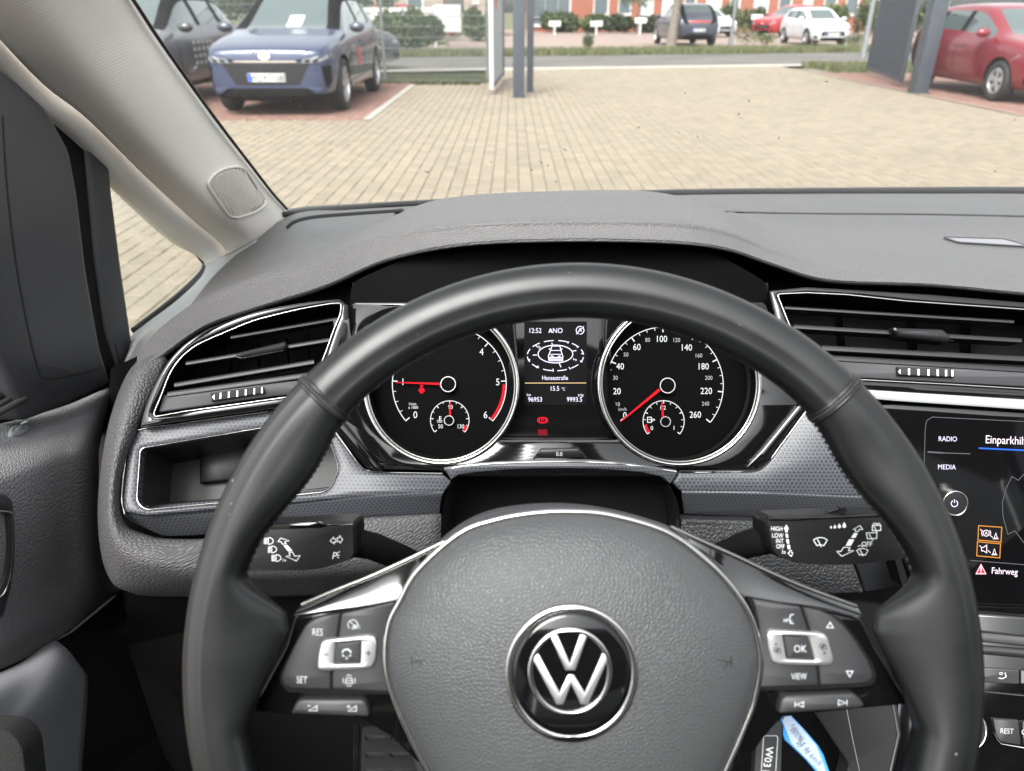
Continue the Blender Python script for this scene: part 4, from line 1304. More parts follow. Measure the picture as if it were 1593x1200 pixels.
gz = zm(200, 0, 3.62)
gout = rnd(gz((435, 1035), (470, 985), (520, 955), (600, 940), (650, 955), (690, 1010), (770, 1135), (755, 1165), (700, 1200), (600, 1225), (560, 1210), (470, 1090)), 10)
tw = empty('tweeter_grille', (0, 0, 0)); tw.parent = pil
def surf_plate(name, outline, f, mat, parent, h0, h1):
    off = Vector(); p = parent
    V = [f(x, y, h1) for x, y in outline] + [f(x, y, h0) for x, y in outline]
    n = len(outline)
    Fc = [tuple(t) for t in tessellate_polygon([[Vector((x, y, 0)) for x, y in outline]])] + [(i, (i + 1) % n, n + (i + 1) % n, n + i) for i in range(n)]
    return fix_normals(mesh_obj(name, V, Fc, mat, parent, True, 30))
C.objects.unlink(tw); bpy.data.objects.remove(tw)
tw = surf_plate('tweeter_grille', gout, pf, M['handle'], pil, -.004, .0006)
tube('grille_rim', [pf(x, y, .0017) for x, y in gout], .0018, M['lightplastic'], tw, 8, True)
# ribs run down the grille
import itertools
def clip_line(poly, p, d):
    ts = []
    for i in range(len(poly)):
        a, b = Vector(poly[i - 1]), Vector(poly[i]); e = b - a
        den = d.x * e.y - d.y * e.x
        if abs(den) < 1e-9: continue
        t = ((a.x - p.x) * e.y - (a.y - p.y) * e.x) / den; u = ((a.x - p.x) * d.y - (a.y - p.y) * d.x) / den
        if 0 <= u < 1: ts.append(t)
    ts.sort()
    return (ts[0], ts[-1]) if len(ts) >= 2 else None
inn = offset2(gout, 4)
dv = Vector((.50, .866)); nv = Vector((-.866, .50)); cen = Vector((366, 302))
for k in range(-12, 13):
    q = cen + nv * k * 3.7
    c_ = clip_line(inn, q, dv)
    if c_ and c_[1] - c_[0] > 6:
        pts = [q + dv * (c_[0] + (c_[1] - c_[0]) * j / 6) for j in range(7)]
        tube('grille_rib', [pf(p.x, p.y, .0034) for p in pts], .00095, M['lightplastic'], tw, 6)

# ---- quarter window between pillar and door
qg = Pl((240, 400, .93), (315, 405, 1.03), (205, 510, .87))
qw = plate('quarter_window', rnd([(150, 235), (318, 402), (310, 425), (205, 530), (150, 560)], 14), qg, .004, M['glass'], None)
tag(qw, 'small triangular quarter window between pillar and door frame', 'window')
sealp = [qg.at(x, y, .004) for x, y in curve2([(166, 268), (220, 324), (290, 384), (310, 404), (315, 414), (308, 428), (270, 464), (204, 515)], 6)]
tube('window_seal', sealp, .0042, M['frit'], qw, 8)
loft('pillar_foot', [PP((322, 408, .985), (360, 392, .965), (400, 372, .96)), PP((312, 432, .97), (345, 428, .93), (385, 402, .90)),
                     PP((272, 470, .93), (300, 470, .86), (330, 458, .80)), PP((206, 520, .86), (240, 516, .77), (268, 502, .70)), PP((196, 548, .83), (220, 548, .73), (236, 546, .66)), PP((186, 580, .80), (204, 582, .72), (222, 582, .67))], M['greyplastic'], pil, 5, 6, .005)

# ---- driver's door: sill panel, mirror trim, frame, handle
door = empty('car_door', P(60, 900, .6), 'charcoal front door with grained panel and mirror corner trim', 'car door')
dp = loft('door_panel', [PP((-60, 672, .58), (40, 650, .66), (110, 628, .73), (170, 602, .79), (192, 596, .83)),
                    PP((-60, 705, .54), (40, 680, .62), (103, 658, .68), (150, 638, .735), (172, 636, .80)),
                    PP((-60, 752, .508), (40, 719, .575), (97, 700, .63), (139, 688, .68), (156, 690, .77)),
                    PP((-60, 792, .50), (40, 757, .565), (96, 737, .62), (137, 727, .668), (154, 727, .76)),
                    PP((-60, 900, .51), (40, 862, .575), (98, 842, .63), (140, 832, .675), (156, 832, .77)),
                    PP((-60, 1010, .53), (40, 970, .60), (103, 938, .655), (150, 908, .70), (172, 902, .79)),
                    PP((-60, 1066, .57), (40, 1024, .635), (105, 984, .69), (176, 928, .76), (200, 918, .82))], M['door'], door, 6, 6, .006)
quad('lower_panel', PP((-80, 1080, .58), (110, 984, .70), (185, 922, .78), (420, 1000, 1.05), (420, 1400, 1.0), (-80, 1400, .6)), M['dull'], door, .004)
df = on(dp)
# lock pin
ctr = (28, 673)
plr = Pl(df(28, 673), df(45, 670), df(28, 680))
o = dome('lock_pin', [(28 + (a - 28) * 1, b) for a, b in [(28 + 17 * cos(t * pi / 12), 673 + 7 * sin(t * pi / 12) - 3.5 * cos(t * pi / 12)) for t in range(24)]], ctr, plr, [(1, .001), (.9, .0035), (.62, .004), (.5, .003), (.3, .005)], M['handle'], door, .004)
plM = Pl((0, 300, .585), (0, 640, .585), (190, 400, .76))
plF = plM.off(-.03)
mt = rnd([(-60, 60), (20, 118), (75, 168), (112, 235), (124, 300), (138, 420), (160, 545), (178, 600), (110, 630), (40, 657), (-10, 540), (-60, 400)], 14)
plate('mirror_trim', mt, plM, .03, M['trimgrey'], door, .006, bpx=9, angle=60)
Ink().line(curve2([(4, 180), (12, 300), (30, 440), (58, 570), (74, 588), (110, 584), (152, 574)], 8), 2.2).build('trim_crease', plM, M['emboss'], door, .0007)
plate('door_frame', rnd([(-80, 20), (10, 98), (100, 165), (166, 213), (172, 300), (186, 410), (206, 545), (185, 600), (150, 610), (100, 320), (-80, 120)], 8), plF, .05, M['dull'], door, .006, bpx=7, angle=60)
plate('frame_cover', rnd([(128, 210), (163, 222), (170, 300), (184, 410), (203, 540), (184, 585), (162, 520), (145, 400), (136, 300)], 6), plF, .004, M['trimgrey'], door, .004, h=.004, bpx=6, angle=60)
sw = plate('door_window', [(-90, 90), (20, 200), (20, 480), (45, 655), (-90, 720)], plM.off(-.02), .004, M['glass'], door)
for off_, w in ((0, .004), (10, .0022), (18, .0028)):
    tube('window_seal', [plM.at(x, y, -.012 + off_ * .0006) for x, y in ((-60, 658 + off_), (0, 626 + off_ * .95), (40, 604 + off_ * .9))], w, M['rubber'] if off_ != 14 else M['darkchrome'], door, 8)
plate('sill_filler', [(-80, 640), (40, 632), (110, 612), (192, 584), (196, 660), (100, 700), (-80, 760)], plF.off(-.01), .01, M['dull'], door)
# inner opener in its bezel
plH = Pl(df(10, 790), df(30, 830), df(8, 930))
plate('opener_bezel', [rnd([(-50, 770), (12, 769), (23, 780), (24, 860), (20, 915), (8, 960), (-50, 990)], 8), rnd([(-40, 792), (6, 794), (13, 803), (14, 850), (10, 895), (-2, 925), (-40, 945)], 6)], plH.off(.004), .01, M['trimgrey'], door, .003, bpx=5)
plate('opener_bowl', rnd([(-40, 792), (6, 794), (13, 803), (14, 850), (10, 895), (-2, 925), (-40, 945)], 6), plH.off(-.012), .004, M['piano'], door)
tube('opener_trim', [plH.at(x, y, .004) for x, y in curve2([(-20, 793), (6, 795), (12, 804), (13, 850), (9, 893), (-2, 922), (-20, 935)], 5)], .0011, M['chrome'], door, 8)
# pull handle
loft('pull_handle', [PP((-60, 1072, .55), (30, 1032, .60), (80, 998, .64), (98, 1004, .66)),
                     PP((-60, 1090, .50), (30, 1050, .55), (96, 1012, .60), (130, 1042, .64)),
                     PP((-60, 1150, .48), (10, 1118, .525), (90, 1060, .575), (137, 1060, .63)),
                     PP((-60, 1175, .485), (18, 1150, .525), (70, 1160, .57), (134, 1120, .63)),
                     PP((-60, 1290, .50), (30, 1260, .54), (75, 1250, .58), (125, 1240, .64)),
                     PP((-60, 1400, .52), (30, 1400, .56), (70, 1400, .60), (120, 1400, .66))], M['handle'], door, 6, 6, .006)
plP = flat(10, 1170, .475)
plate('handle_inlay', rnd([(-80, 1132), (12, 1136), (34, 1160), (42, 1230), (42, 1300), (-80, 1300)], 22), plP, .02, M['carpet'], door, .003, bpx=5)

# ---- dashboard
dash = empty('dashboard', P(800, 900, .7), 'dark grey grained dashboard with hooded top and patterned trim', 'dashboard')
LA = PP((235, 545, .70), (290, 482, .78), (350, 412, .93), (450, 336, 1.02), (540, 327, 1.05), (640, 321, 1.08), (740, 315, 1.10), (880, 309, 1.12), (1040, 304, 1.13), (1140, 302.5, 1.14), (1220, 302, 1.15), (1300, 301.5, 1.15), (1450, 301.5, 1.14), (1600, 302, 1.12), (1800, 309, 1.08), (1985, 330, 1.0))
LB = PP((228, 548, .67), (272, 502, .71), (345, 440, .80), (440, 376, .88), (525, 356, .90), (605, 342, .92), (720, 330, .93), (880, 322, .94), (1040, 322, .94), (1135, 328, .94), (1225, 338, .94), (1300, 342, .94), (1450, 344, .93), (1600, 347, .92), (1800, 352, .88), (2090, 380, .82))
LC = PP((222, 552, .645), (262, 514, .668), (335, 462, .71), (430, 412, .76), (515, 382, .78), (588, 348, .775), (690, 309, .76), (880, 297, .755), (1020, 299, .76), (1115, 324, .775), (1195, 364, .78), (1290, 382, .79), (1450, 391, .78), (1600, 396, .77), (1800, 403, .74), (2270, 425, .71))
LD = PP((214, 552, .625), (246, 514, .637), (312, 466, .657), (395, 430, .674), (500, 400, .674), (596, 364, .655), (715, 346, .63), (880, 340, .625), (1040, 342, .63), (1130, 357, .645), (1205, 387, .672), (1290, 408, .69), (1450, 422, .685), (1600, 430, .675), (1800, 438, .65), (2420, 458, .645))
LE = PP((212, 570, .602), (246, 556, .604), (318, 507, .612), (400, 477, .617), (505, 444, .612), (602, 403, .596), (720, 379, .58), (880, 372, .575), (1040, 375, .58), (1130, 386, .595), (1205, 411, .622), (1290, 435, .64), (1450, 442, .64), (1600, 456, .63), (1800, 470, .605), (2440, 495, .60))
LF = PP((214, 576, .610), (249, 562, .614), (320, 513, .624), (402, 483, .629), (507, 450, .624), (603, 408, .608), (722, 384, .592), (880, 377, .588), (1040, 380, .592), (1129, 391, .607), (1204, 416, .634), (1288, 441, .65), (1450, 448, .65), (1600, 462, .64), (1800, 476, .615), (2440, 500, .61))
LG = PP((222, 568, .66), (256, 552, .665), (326, 500, .68), (408, 470, .69), (512, 437, .69), (607, 396, .69), (726, 372, .69), (880, 365, .69), (1038, 369, .69), (1124, 380, .69), (1198, 404, .70), (1285, 433, .71), (1450, 440, .71), (1600, 452, .70), (1800, 466, .68), (2440, 490, .67))
def lip_depth(row, ref, dd):     # the lip drops away steeply below the crest
    return [p if i < 2 else EYE + (p - EYE) * (((q - EYE).dot(AX) - dd[i]) / (p - EYE).dot(AX)) for i, (p, q) in enumerate(zip(row, ref))]
DD = [0, 0, .022, .025, .024, .016, .012, .011, .012, .016, .022, .025, .025, .025, .025, .025]
LE = lip_depth(LE, LD, DD); LF = lip_depth(LF, LD, [d - .010 for d in DD])
LCb = [a.lerp(b, .66) for a, b in zip(LC, LD)]; LDb = [a.lerp(b, .40) for a, b in zip(LD, LE)]; LDc = [a.lerp(b, .85) for a, b in zip(LD, LE)]
top = loft('upper_pad', [LA, LB, LC, LCb, LD, LDb, LDc, LE, LF, LG], M['pad'], dash, 6, 6, 0)
tf = on(top, .8)
Ink().line(curve2([(1128, 330), (1220, 332), (1300, 333), (1450, 334), (1593, 337), (1700, 340)], 6), 1.7).build('pad_seam', tf, M['emboss'], dash, .0008)
Ink().line(curve2([(446, 356), (458, 346), (485, 339), (540, 334), (628, 328)], 6), 4.5).build('defrost_slot_shade', tf, M['dull'], dash, .0008)  # flat dark line painted for the shadow inside the defroster groove
k = rnd([(1466, 371), (1560, 374), (1580, 379), (1600, 386), (1490, 379)], 4)
surf_plate('sensor_cover', k, tf, M['handle'], dash, -.001, .0015)  # lighter grey than the pad stands in for the cover's reflection
Ink().line(k, 1.4, True).build('cover_seam', tf, M['emboss'], dash, .0018)
# left end of the dash, grained
loft('side_surround', [PP((220, 560, .66), (222, 552, .63), (240, 548, .612), (256, 556, .608), (264, 566, .62)),
                       PP((196, 590, .65), (196, 586, .612), (213, 584, .588), (240, 598, .592), (247, 606, .604)),
                       PP((172, 655, .64), (171, 655, .60), (189, 655, .57), (216, 655, .577), (222, 656, .59)),
                       PP((158, 740, .64), (156, 740, .598), (171, 740, .56), (188, 738, .567), (192, 738, .58)),
                       PP((156, 815, .63), (153, 820, .592), (170, 818, .553), (189, 812, .56), (194, 810, .575)),
                       PP((172, 890, .63), (166, 888, .592), (195, 868, .553), (225, 838, .56), (230, 832, .575)),
                       PP((210, 925, .63), (200, 915, .592), (255, 885, .557), (262, 845, .562), (266, 838, .576)),
                       PP((310, 930, .64), (310, 916, .60), (340, 892, .57), (335, 843, .57), (335, 836, .584)),
                       PP((430, 930, .66), (430, 910, .615), (430, 888, .585), (430, 822, .583), (430, 815, .595)),
                       PP((560, 925, .68), (560, 905, .635), (560, 882, .60), (560, 813, .60), (560, 806, .612)),
                       PP((686, 915, .69), (686, 895, .65), (686, 875, .62), (686, 806, .612), (686, 800, .625))], M['surround'], dash, 5, 6, .004)
# patterned trim
TLp = Pl((200, 700, .575), (690, 760, .607), (300, 830, .568))
tray_hole = rnd([(219, 698, 8), (380, 671, 4), (500, 652, 8), (527, 728, 10), (512, 764, 14), (342, 782, 4), (226, 793, 10), (213, 780, 8)], 6)
outl = rnd([(199, 690, 6), (214, 666, 6), (418, 637, 2), (492, 624, 10), (566, 734, 22), (688, 736, 2), (704, 749, 4), (691, 766, 3), (560, 773, 20), (480, 781, 20), (342, 793, 10), (227, 803, 6), (192, 797, 3), (189, 780, 20)], 6)
tp = plate('trim_panel', [outl, tray_hole], TLp, .012, M['decor'], dash, .0035, bpx=6)
tube('trim_edge', [TLp.at(x, y, .0006) for x, y in curve2([(492, 632), (530, 684), (560, 724), (574, 733), (600, 735.5), (688, 737)], 6)], .0005, M['darkchrome'], tp, 6)
tube('trim_edge', [TLp.at(x, y, .0006) for x, y in curve2([(194, 800), (190, 770), (200, 692), (214, 670), (300, 657), (418, 641)], 6)], .0005, M['darkchrome'], tp, 6)
# ledge break of the trim: lower band turned away
lb_ = rnd([(192, 797, 2), (227, 803, 6), (342, 793, 10), (480, 781, 20), (560, 773, 20), (691, 766, 2), (686, 780, 6), (684, 802, 3), (418, 813, 30), (311, 834, 10), (254, 836, 12), (194, 809, 6)], 5)
TLb = Pl((227, 803, .5735), (691, 766, .6065), (300, 836, .592))
plate('trim_lower_face', lb_, TLb, .012, M['decor'], dash, .0015, bpx=2.5)
# tray inside the trim
n = len(tray_hole)
sh = .088
back = [TLp.at(x, y, -sh) for x, y in tray_hole]
frn = [TLp.at(x, y, -.012) for x, y in tray_hole]
tr = fix_normals(mesh_obj('storage_tray', frn + back, [(i, (i + 1) % n, n + (i + 1) % n, n + i) for i in range(n)] + [tuple(n + i for i in range(n))], M['slat'], dash, True, 30))
tube('tray_rim', [TLp.at(x, y, .0002) for x, y in offset2(tray_hole, -.5)], .0004, M['darkchrome'], tr, 6, True)
fl = [TLp.at(x, y, h) for x, y, h in ((222, 785, -.014), (345, 776, -.014), (505, 757, -.014), (512, 742, -.084), (345, 760, -.084), (226, 768, -.084))]
mesh_obj('tray_mat', [p + Vector((0, 0, .001)) for p in fl], [(0, 1, 4, 5), (1, 2, 3, 4)], M['rubbermat'], tr, False, 30, [(v.x, v.y) for v in fl])
plate('tray_divider', [(310, 688), (384, 676), (384, 745), (310, 752)], TLp.off(-.075), .01, M['slat'], tr, .003, bpx=4)
# arch over the steering column
cz = zm(660, 680, 3.186)
TCp = flat(870, 740, .612)
arch = cz((90, 150), (200, 130), (380, 117), (550, 110), (680, 107), (800, 108), (930, 117), (1050, 130), (1250, 160), (1258, 180), (1222, 236), (1180, 200), (1090, 180), (1000, 170), (850, 161), (700, 158), (550, 160), (400, 165), (270, 176), (170, 190), (132, 216))
ap = plate('column_arch', arch, TCp, .03, M['decor'], dash, .003, bpx=4)
tube('arch_edge', [TCp.at(x, y, .0004) for x, y in curve2(cz((100, 162), (200, 143), (380, 130), (680, 122), (930, 130), (1050, 143), (1250, 172)), 5)], .0007, M['silver'], ap, 6)
TRp = Pl((1060, 740, .612), (1300, 760, .605), (1100, 800, .61))
plate('trim_panel', rnd([(1047, 752, 3), (1058, 733, 3), (1178, 732, 18), (1198, 718, 14), (1256, 636, 4), (1330, 690), (1358, 775), (1200, 768), (1060, 766)], 4), TRp, .012, M['decor'], dash, .0035, bpx=6)
TRb = Pl((1060, 766, .6118), (1358, 775, .6035), (1200, 806, .627))
plate('trim_lower_face', rnd([(1060, 766), (1200, 768), (1358, 775), (1369, 805), (1402, 912), (1346, 922), (1330, 874), (1318, 812), (1190, 806), (1064, 801)], 3), TRb, .012, M['decor'], dash, .0015, bpx=2.5)
tube('trim_edge', [TRp.at(x, y, .0006) for x, y in curve2([(1058, 735), (1120, 734.5), (1172, 733), (1190, 725), (1206, 704), (1254, 639)], 6)], .0005, M['darkchrome'], dash, 6)
plate('side_cheek', rnd([(1366, 780), (1378, 782), (1412, 905), (1404, 912)], 2), TRp.off(.002), .02, M['dull'], dash)
plate('lower_pad', rnd([(1058, 806), (1190, 809), (1317, 815), (1330, 876), (1348, 924), (1240, 930), (1056, 900)], 5), TRp.off(-.004), .02, M['darkgrain'], dash, .006, bpx=9)
# black void round the column and under the dash
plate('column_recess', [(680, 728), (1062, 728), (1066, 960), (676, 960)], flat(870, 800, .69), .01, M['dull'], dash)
for xs_ in ((684, 700), (1044, 1060)):
    pass
loft('recess_cheek', [PP((704, 748, .615), (712, 748, .65), (718, 752, .69)), PP((690, 785, .615), (700, 790, .65), (706, 795, .69)), PP((684, 845, .615), (696, 850, .65), (704, 855, .69))], M['slat'], dash, 3, 3)
loft('recess_cheek', [PP((1042, 754, .615), (1034, 754, .65), (1026, 756, .69)), PP((1055, 785, .615), (1046, 790, .65), (1036, 795, .69)), PP((1060, 845, .615), (1050, 850, .65), (1040, 855, .69))], M['slat'], dash, 3, 3)
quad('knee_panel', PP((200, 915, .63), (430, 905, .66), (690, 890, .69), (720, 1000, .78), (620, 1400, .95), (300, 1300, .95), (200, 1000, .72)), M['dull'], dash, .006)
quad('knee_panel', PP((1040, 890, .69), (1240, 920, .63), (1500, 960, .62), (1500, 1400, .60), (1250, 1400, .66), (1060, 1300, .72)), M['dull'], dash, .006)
KR = Pl((1310, 1110, .57), (1400, 1110, .565), (1310, 1200, .57))
plate('console_cheek', rnd([(1250, 1085), (1395, 1085), (1404, 1145), (1385, 1230), (1340, 1400), (1270, 1400), (1320, 1190)], 6), KR, .02, M['soft'], dash, .004, bpx=5)
Ink().line([(1316, 1100), (1326, 1150), (1340, 1215)], 1.6).build('console_seam', KR, M['handle'], dash, .0008)
tube('edge_highlight', [KR.at(x, y, .001) for x, y in ((1388, 1095), (1397, 1142), (1384, 1200))], .0007, M['silver'], dash, 6)  # silver line put in for the highlight along the cheek's edge
# face of the dash behind the vents and round the cluster
quad('gap_blocker', PP((110, 604, .95), (222, 552, .70), (262, 560, .70), (262, 960, .72), (100, 960, .9)), M['dull'], dash, .004)  # dark sheet added behind the gap at the door against leaking light
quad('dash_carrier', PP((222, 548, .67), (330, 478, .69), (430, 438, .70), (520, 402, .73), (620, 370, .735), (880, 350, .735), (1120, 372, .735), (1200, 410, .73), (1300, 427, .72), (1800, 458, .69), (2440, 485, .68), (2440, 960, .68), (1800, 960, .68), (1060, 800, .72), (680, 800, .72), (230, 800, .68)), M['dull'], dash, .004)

plate('passenger_fascia', rnd([(1775, 492), (2440, 520), (2440, 900), (1800, 900)], 8), Pl((1780, 500, .62), (2440, 520, .62), (1800, 900, .66)), .02, M['surround'], dash, .006, bpx=9)
# ---- windscreen wiper: outside, below the edge of the glass is out of view
# ================================================================= STEERING WHEEL
TW = radians(7)
e1 = RX.copy(); e2 = (UX * cos(TW) + AX * sin(TW)); nW = (-AX * cos(TW) + UX * sin(TW))
WC = P(905, 1010, .345)
def WPl(h=0.0):
    q = Pl.__new__(Pl); q.n, q.ex, q.ey, q.o = nW.copy(), e1.copy(), e2.copy(), WC + nW * h
    return q
wheel = empty('steering_wheel', WC, 'black leather steering wheel with chrome trimmed airbag cover', 'steering wheel')
RM = .1712
def gauss(x, c, w): return math.exp(-((x - c) / w) ** 2)
def sstep(a, b, x):
    t = max(0.0, min(1.0, (x - a) / (b - a))); return t * t * (3 - 2 * t)
def sec(th, k, grow=0.0, m=36):
    """point k of m on the rim section at angle th (degrees, 0 = right, 90 = top)"""
    a = 2 * pi * k / m
    ca, sa = cos(a), sin(a)
    ra = .0133 + grow; rb = .0126 + grow
    x = math.copysign(abs(ca) ** .82, ca) * ra; z = math.copysign(abs(sa) ** .82, sa) * rb
    b = gauss(th, 148, 9) + gauss(th, 32, 9)
    lo = gauss(th, 168, 9) + gauss(th, 12, 9)
    if ca < 0: x *= 1 + .46 * b - .38 * lo
    if ca < 0 and sa > 0: z *= 1 - .10 * b
    # the leather web that runs into the spokes
    q = th if th > 90 else 180 - th
    wb = sstep(167.5, 174.5, q) * max(0.0, min(1.0, (193 - q) / 16))
    if ca < 0 and wb > 0:
        x -= .021 * wb * abs(ca) ** .8
        z = z * (1 - .45 * wb * abs(ca)) - .0045 * wb * abs(ca)
    # flattened inner flank and the line where the palm rest begins
    z -= .0012 * gauss(a, 1.95 if 44 < th < 136 else 1.22, .13)
    rad = RM + x
    t = radians(th)
    return WC + e1 * (cos(t) * rad) + e2 * (sin(t) * rad) + nW * z
V, Fc = [], []
NT, NS = 480, 36
for i in range(NT):
    for k in range(NS): V.append(sec(360 * i / NT if 360 * i / NT < 250 else 360 * i / NT - 360, k))
for i in range(NT):
    for k in range(NS):
        i2, k2 = (i + 1) % NT, (k + 1) % NS
        Fc.append((i * NS + k, i * NS + k2, i2 * NS + k2, i2 * NS + k))
rim = fix_normals(mesh_obj('rim', V, Fc, M['leather'], wheel, True, 180))
for th in (136.5, 43.5):
    for dth, rr, mt in ((0, .0013, 'rubber'), (.55, .0010, 'leather'), (-.55, .0010, 'leather')):
        tube('seam', [sec(th + dth, k, .0002) for k in range(NS)], rr, M[mt], rim, 6, True)
# stitching along the inner flank
V, Fc = [], []
def caps(p, q, r):
    b = len(V); d = (q - p).normalized(); s = d.orthogonal().normalized() * r; u = d.cross(s)
    for t_, sc_ in ((0, .4), (.2, 1), (.8, 1), (1, .4)):
        c = p.lerp(q, t_)
        for j in range(6): V.append(c + (s * cos(j * pi / 3) + u * sin(j * pi / 3)) * sc_)
    for a in range(3):
        for j in range(6): Fc.append((b + a * 6 + j, b + a * 6 + (j + 1) % 6, b + (a + 1) * 6 + (j + 1) % 6, b + (a + 1) * 6 + j))
def stitch_run(t0, t1, kk):
    n = int(abs(t1 - t0) / 1.15)
    for i in range(n):
        a = t0 + (t1 - t0) * i / n; b_ = t0 + (t1 - t0) * (i + .72) / n
        p = sec(a, kk, .0004); q = sec(b_, kk + .9, .0004)
        caps(p, q, .00055)
for (a, b) in ((47, 20), (133, 160), (20, 12), (160, 168), (-26, -60), (206, 240)):
    stitch_run(a, b, 20.2)
st = mesh_obj('stitching', V, Fc, M['stitch'], rim, True, 180); st['kind'] = 'stuff'

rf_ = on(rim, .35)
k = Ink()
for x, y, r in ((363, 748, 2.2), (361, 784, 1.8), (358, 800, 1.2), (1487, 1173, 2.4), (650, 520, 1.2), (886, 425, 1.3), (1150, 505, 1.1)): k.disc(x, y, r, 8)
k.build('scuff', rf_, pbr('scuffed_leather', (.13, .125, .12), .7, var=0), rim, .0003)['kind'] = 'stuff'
HB = WPl(-.0085)
# hub body behind the cover
az = (890, 1048)
cover = curve2([(833, 800.5), (890, 798.5), (950, 804), (1037, 831), (1102, 879), (1141, 922), (1165, 962), (1177, 1005), (1178.5, 1042), (1172, 1080), (1163, 1110), (1127, 1193), (1085, 1270), (1010, 1330), (890, 1350), (780, 1330), (712, 1270), (669, 1200), (632, 1126), (611, 1070), (603, 1025), (608, 972), (626, 934), (653, 888), (716, 832), (772, 811)], 6, True)
hub_out = curve2([(880, 786), (958, 795), (1034, 816), (1062, 838), (1110, 875), (1150, 930), (1180, 1000), (1186, 1045), (1170, 1115), (1130, 1210), (1085, 1290), (890, 1380), (700, 1290), (655, 1210), (604, 1080), (594, 1025), (600, 968), (640, 890), (687, 838), (740, 805), (801, 790)], 6, True)
dome('hub_housing', hub_out, az, WPl(-.022), [(1, 0), (.985, .004), (.95, .006), (.6, .006)], M['trimgrey'], wheel, .03)
ac = dome('airbag_cover', cover, az, HB, [(1, 0), (.985, .003), (.955, .0058), (.90, .0092), (.80, .0132), (.66, .0168), (.48, .0195), (.30, .0210), (.1, .0216)], M['airbag'], wheel, .01, 180)
tube('chrome_trim', [HB.at(x, y, .0012) for x, y in offset2(cover, -2.0)], .0016, M['chrome'], wheel, 8, True)
cf = on(ac, .35)
# horn mark pressed in the cover
for hx, s in ((650, 1), (1128, -1)):
    k = Ink().line([(hx - 9 * s, 1021), (hx - 9 * s, 1037)], 1.4).line([(hx + 12 * s, 1026), (hx + 2 * s, 1028)], 1.2)
    k.line([(hx - 9 * s, 1031), (hx + 2 * s, 1028)], 1.2).arc(hx + 1 * s, 1033, 4, 5, -120, 120, 1.2, 10)
    k.build('horn_mark', cf, M['emboss'], ac, .0003)
# badge
BP = WPl(-.0085 + .0226)
bz = zm(700, 880, 3.75)
bc = (889.5, 1048)
ring_o = circ(889.5, 1048.5, 104.5, 108.5, 72); ring_i = circ(889.5, 1047.5, 92, 96, 72)
bd = plate('badge_ring', [ring_o, ring_i], BP, .006, M['chrome'], wheel, .0016, bpx=2.6, angle=70)
dome('badge_face', circ(889.5, 1047.5, 94, 98, 64), (889.5, 1047.5), BP.off(-.0006), [(1, .0003), (.9, .0008), (.72, .0016), (.5, .0022), (.25, .0025)], M['piano'], wheel, .004, 180)
BL = BP.off(.0028)
le = plate('badge_emblem', [circ(887, 1046.5, 66, 69.5, 64), circ(887, 1046.5, 57.5, 61, 64)], BL, .002, M['chrome'], wheel, .0008, bpx=2)
def stroke_outline(pts, w):
    k = Ink().line(pts, w); n = len(pts)
    return k.V[:n] + k.V[n:][::-1]
vpoly = bz((585, 415), (625, 402), (700, 575), (762, 402), (800, 412), (730, 612), (675, 612))
wpoly = bz((482, 545), (515, 515), (640, 745), (690, 640), (722, 640), (787, 745), (893, 512), (925, 540), (805, 812), (765, 812), (706, 690), (660, 812), (622, 812))
plate('badge_letter', vpoly, BL, .002, M['silver'], le, .0005, bpx=1.2)
plate('badge_letter', wpoly, BL, .002, M['silver'], le, .0005, bpx=1.2)

# ---- spokes
def spoke(side):
    s = 1 if side == 'l' else -1
    def mx(pts): return [(x, y) for x, y in pts] if side == 'l' else pts
    if side == 'l':
        leather = [(345, 900), (392, 872), (399, 905), (416, 926), (450, 933), (520, 914), (566, 900), (520, 930), (468, 948), (448, 1000), (390, 1112), (395, 1180), (352, 1200), (320, 1050)]
        gloss = [(690, 900), (622, 933), (540, 944), (458, 957), (444, 1005), (387, 1109), (455, 1113), (560, 1118), (610, 1150), (650, 1190), (690, 1190)]
        top = [(720, 832), (655, 862), (590, 893), (540, 911), (470, 942), (462, 952), (530, 940), (610, 922), (640, 900), (680, 862)]
    else:
        leather = [(1452, 890), (1402, 866), (1398, 890), (1385, 908), (1356, 921), (1300, 916), (1250, 900), (1290, 930), (1338, 950), (1362, 1005), (1414, 1098), (1408, 1180), (1450, 1200), (1486, 1050)]
        gloss = [(1090, 900), (1160, 928), (1250, 940), (1342, 962), (1362, 1005), (1418, 1094), (1412, 1098), (1345, 1104), (1220, 1116), (1190, 1150), (1160, 1190), (1100, 1190)]
    gp = WPl(-.0135)
    gl = plate('spoke_panel', rnd(gloss, 6), gp, .014, M['piano'], wheel, .003, bpx=6, angle=60)
    return gp, gl
GPl, gl_l = spoke('l')
GPr, gl_r = spoke('r')
# upper slope of the spokes, turned up towards the windscreen
def slope(top, bot, gp, parent, hs):
    rows = []
    for t in (0, .12, .35, .65, .88, 1):
        h = hs[0] + (hs[1] - hs[0]) * t
        rows.append([gp.at(a + (c - a) * t, b + (d - b) * t, h + .0012 * sin(pi * t)) for (a, b), (c, d) in zip(top, bot)])
    return loft('spoke_slope', rows, M['lacquer'], parent, 5, 3, .0, 180)
tl = [(738, 821), (690, 844), (630, 873), (575, 898), (520, 920), (466, 943)]
bl = [(722, 836), (664, 880), (622, 932), (570, 941), (515, 948), (458, 957)]
slope(tl, bl, GPl, gl_l, (-.0045, .0012))
tr_ = [(1046, 821), (1092, 842), (1150, 868), (1205, 894), (1262, 918), (1338, 946)]
br_ = [(1062, 836), (1116, 880), (1158, 928), (1215, 936), (1275, 944), (1342, 962)]
slope(tr_, br_, GPr, gl_r, (-.0045, .0012))
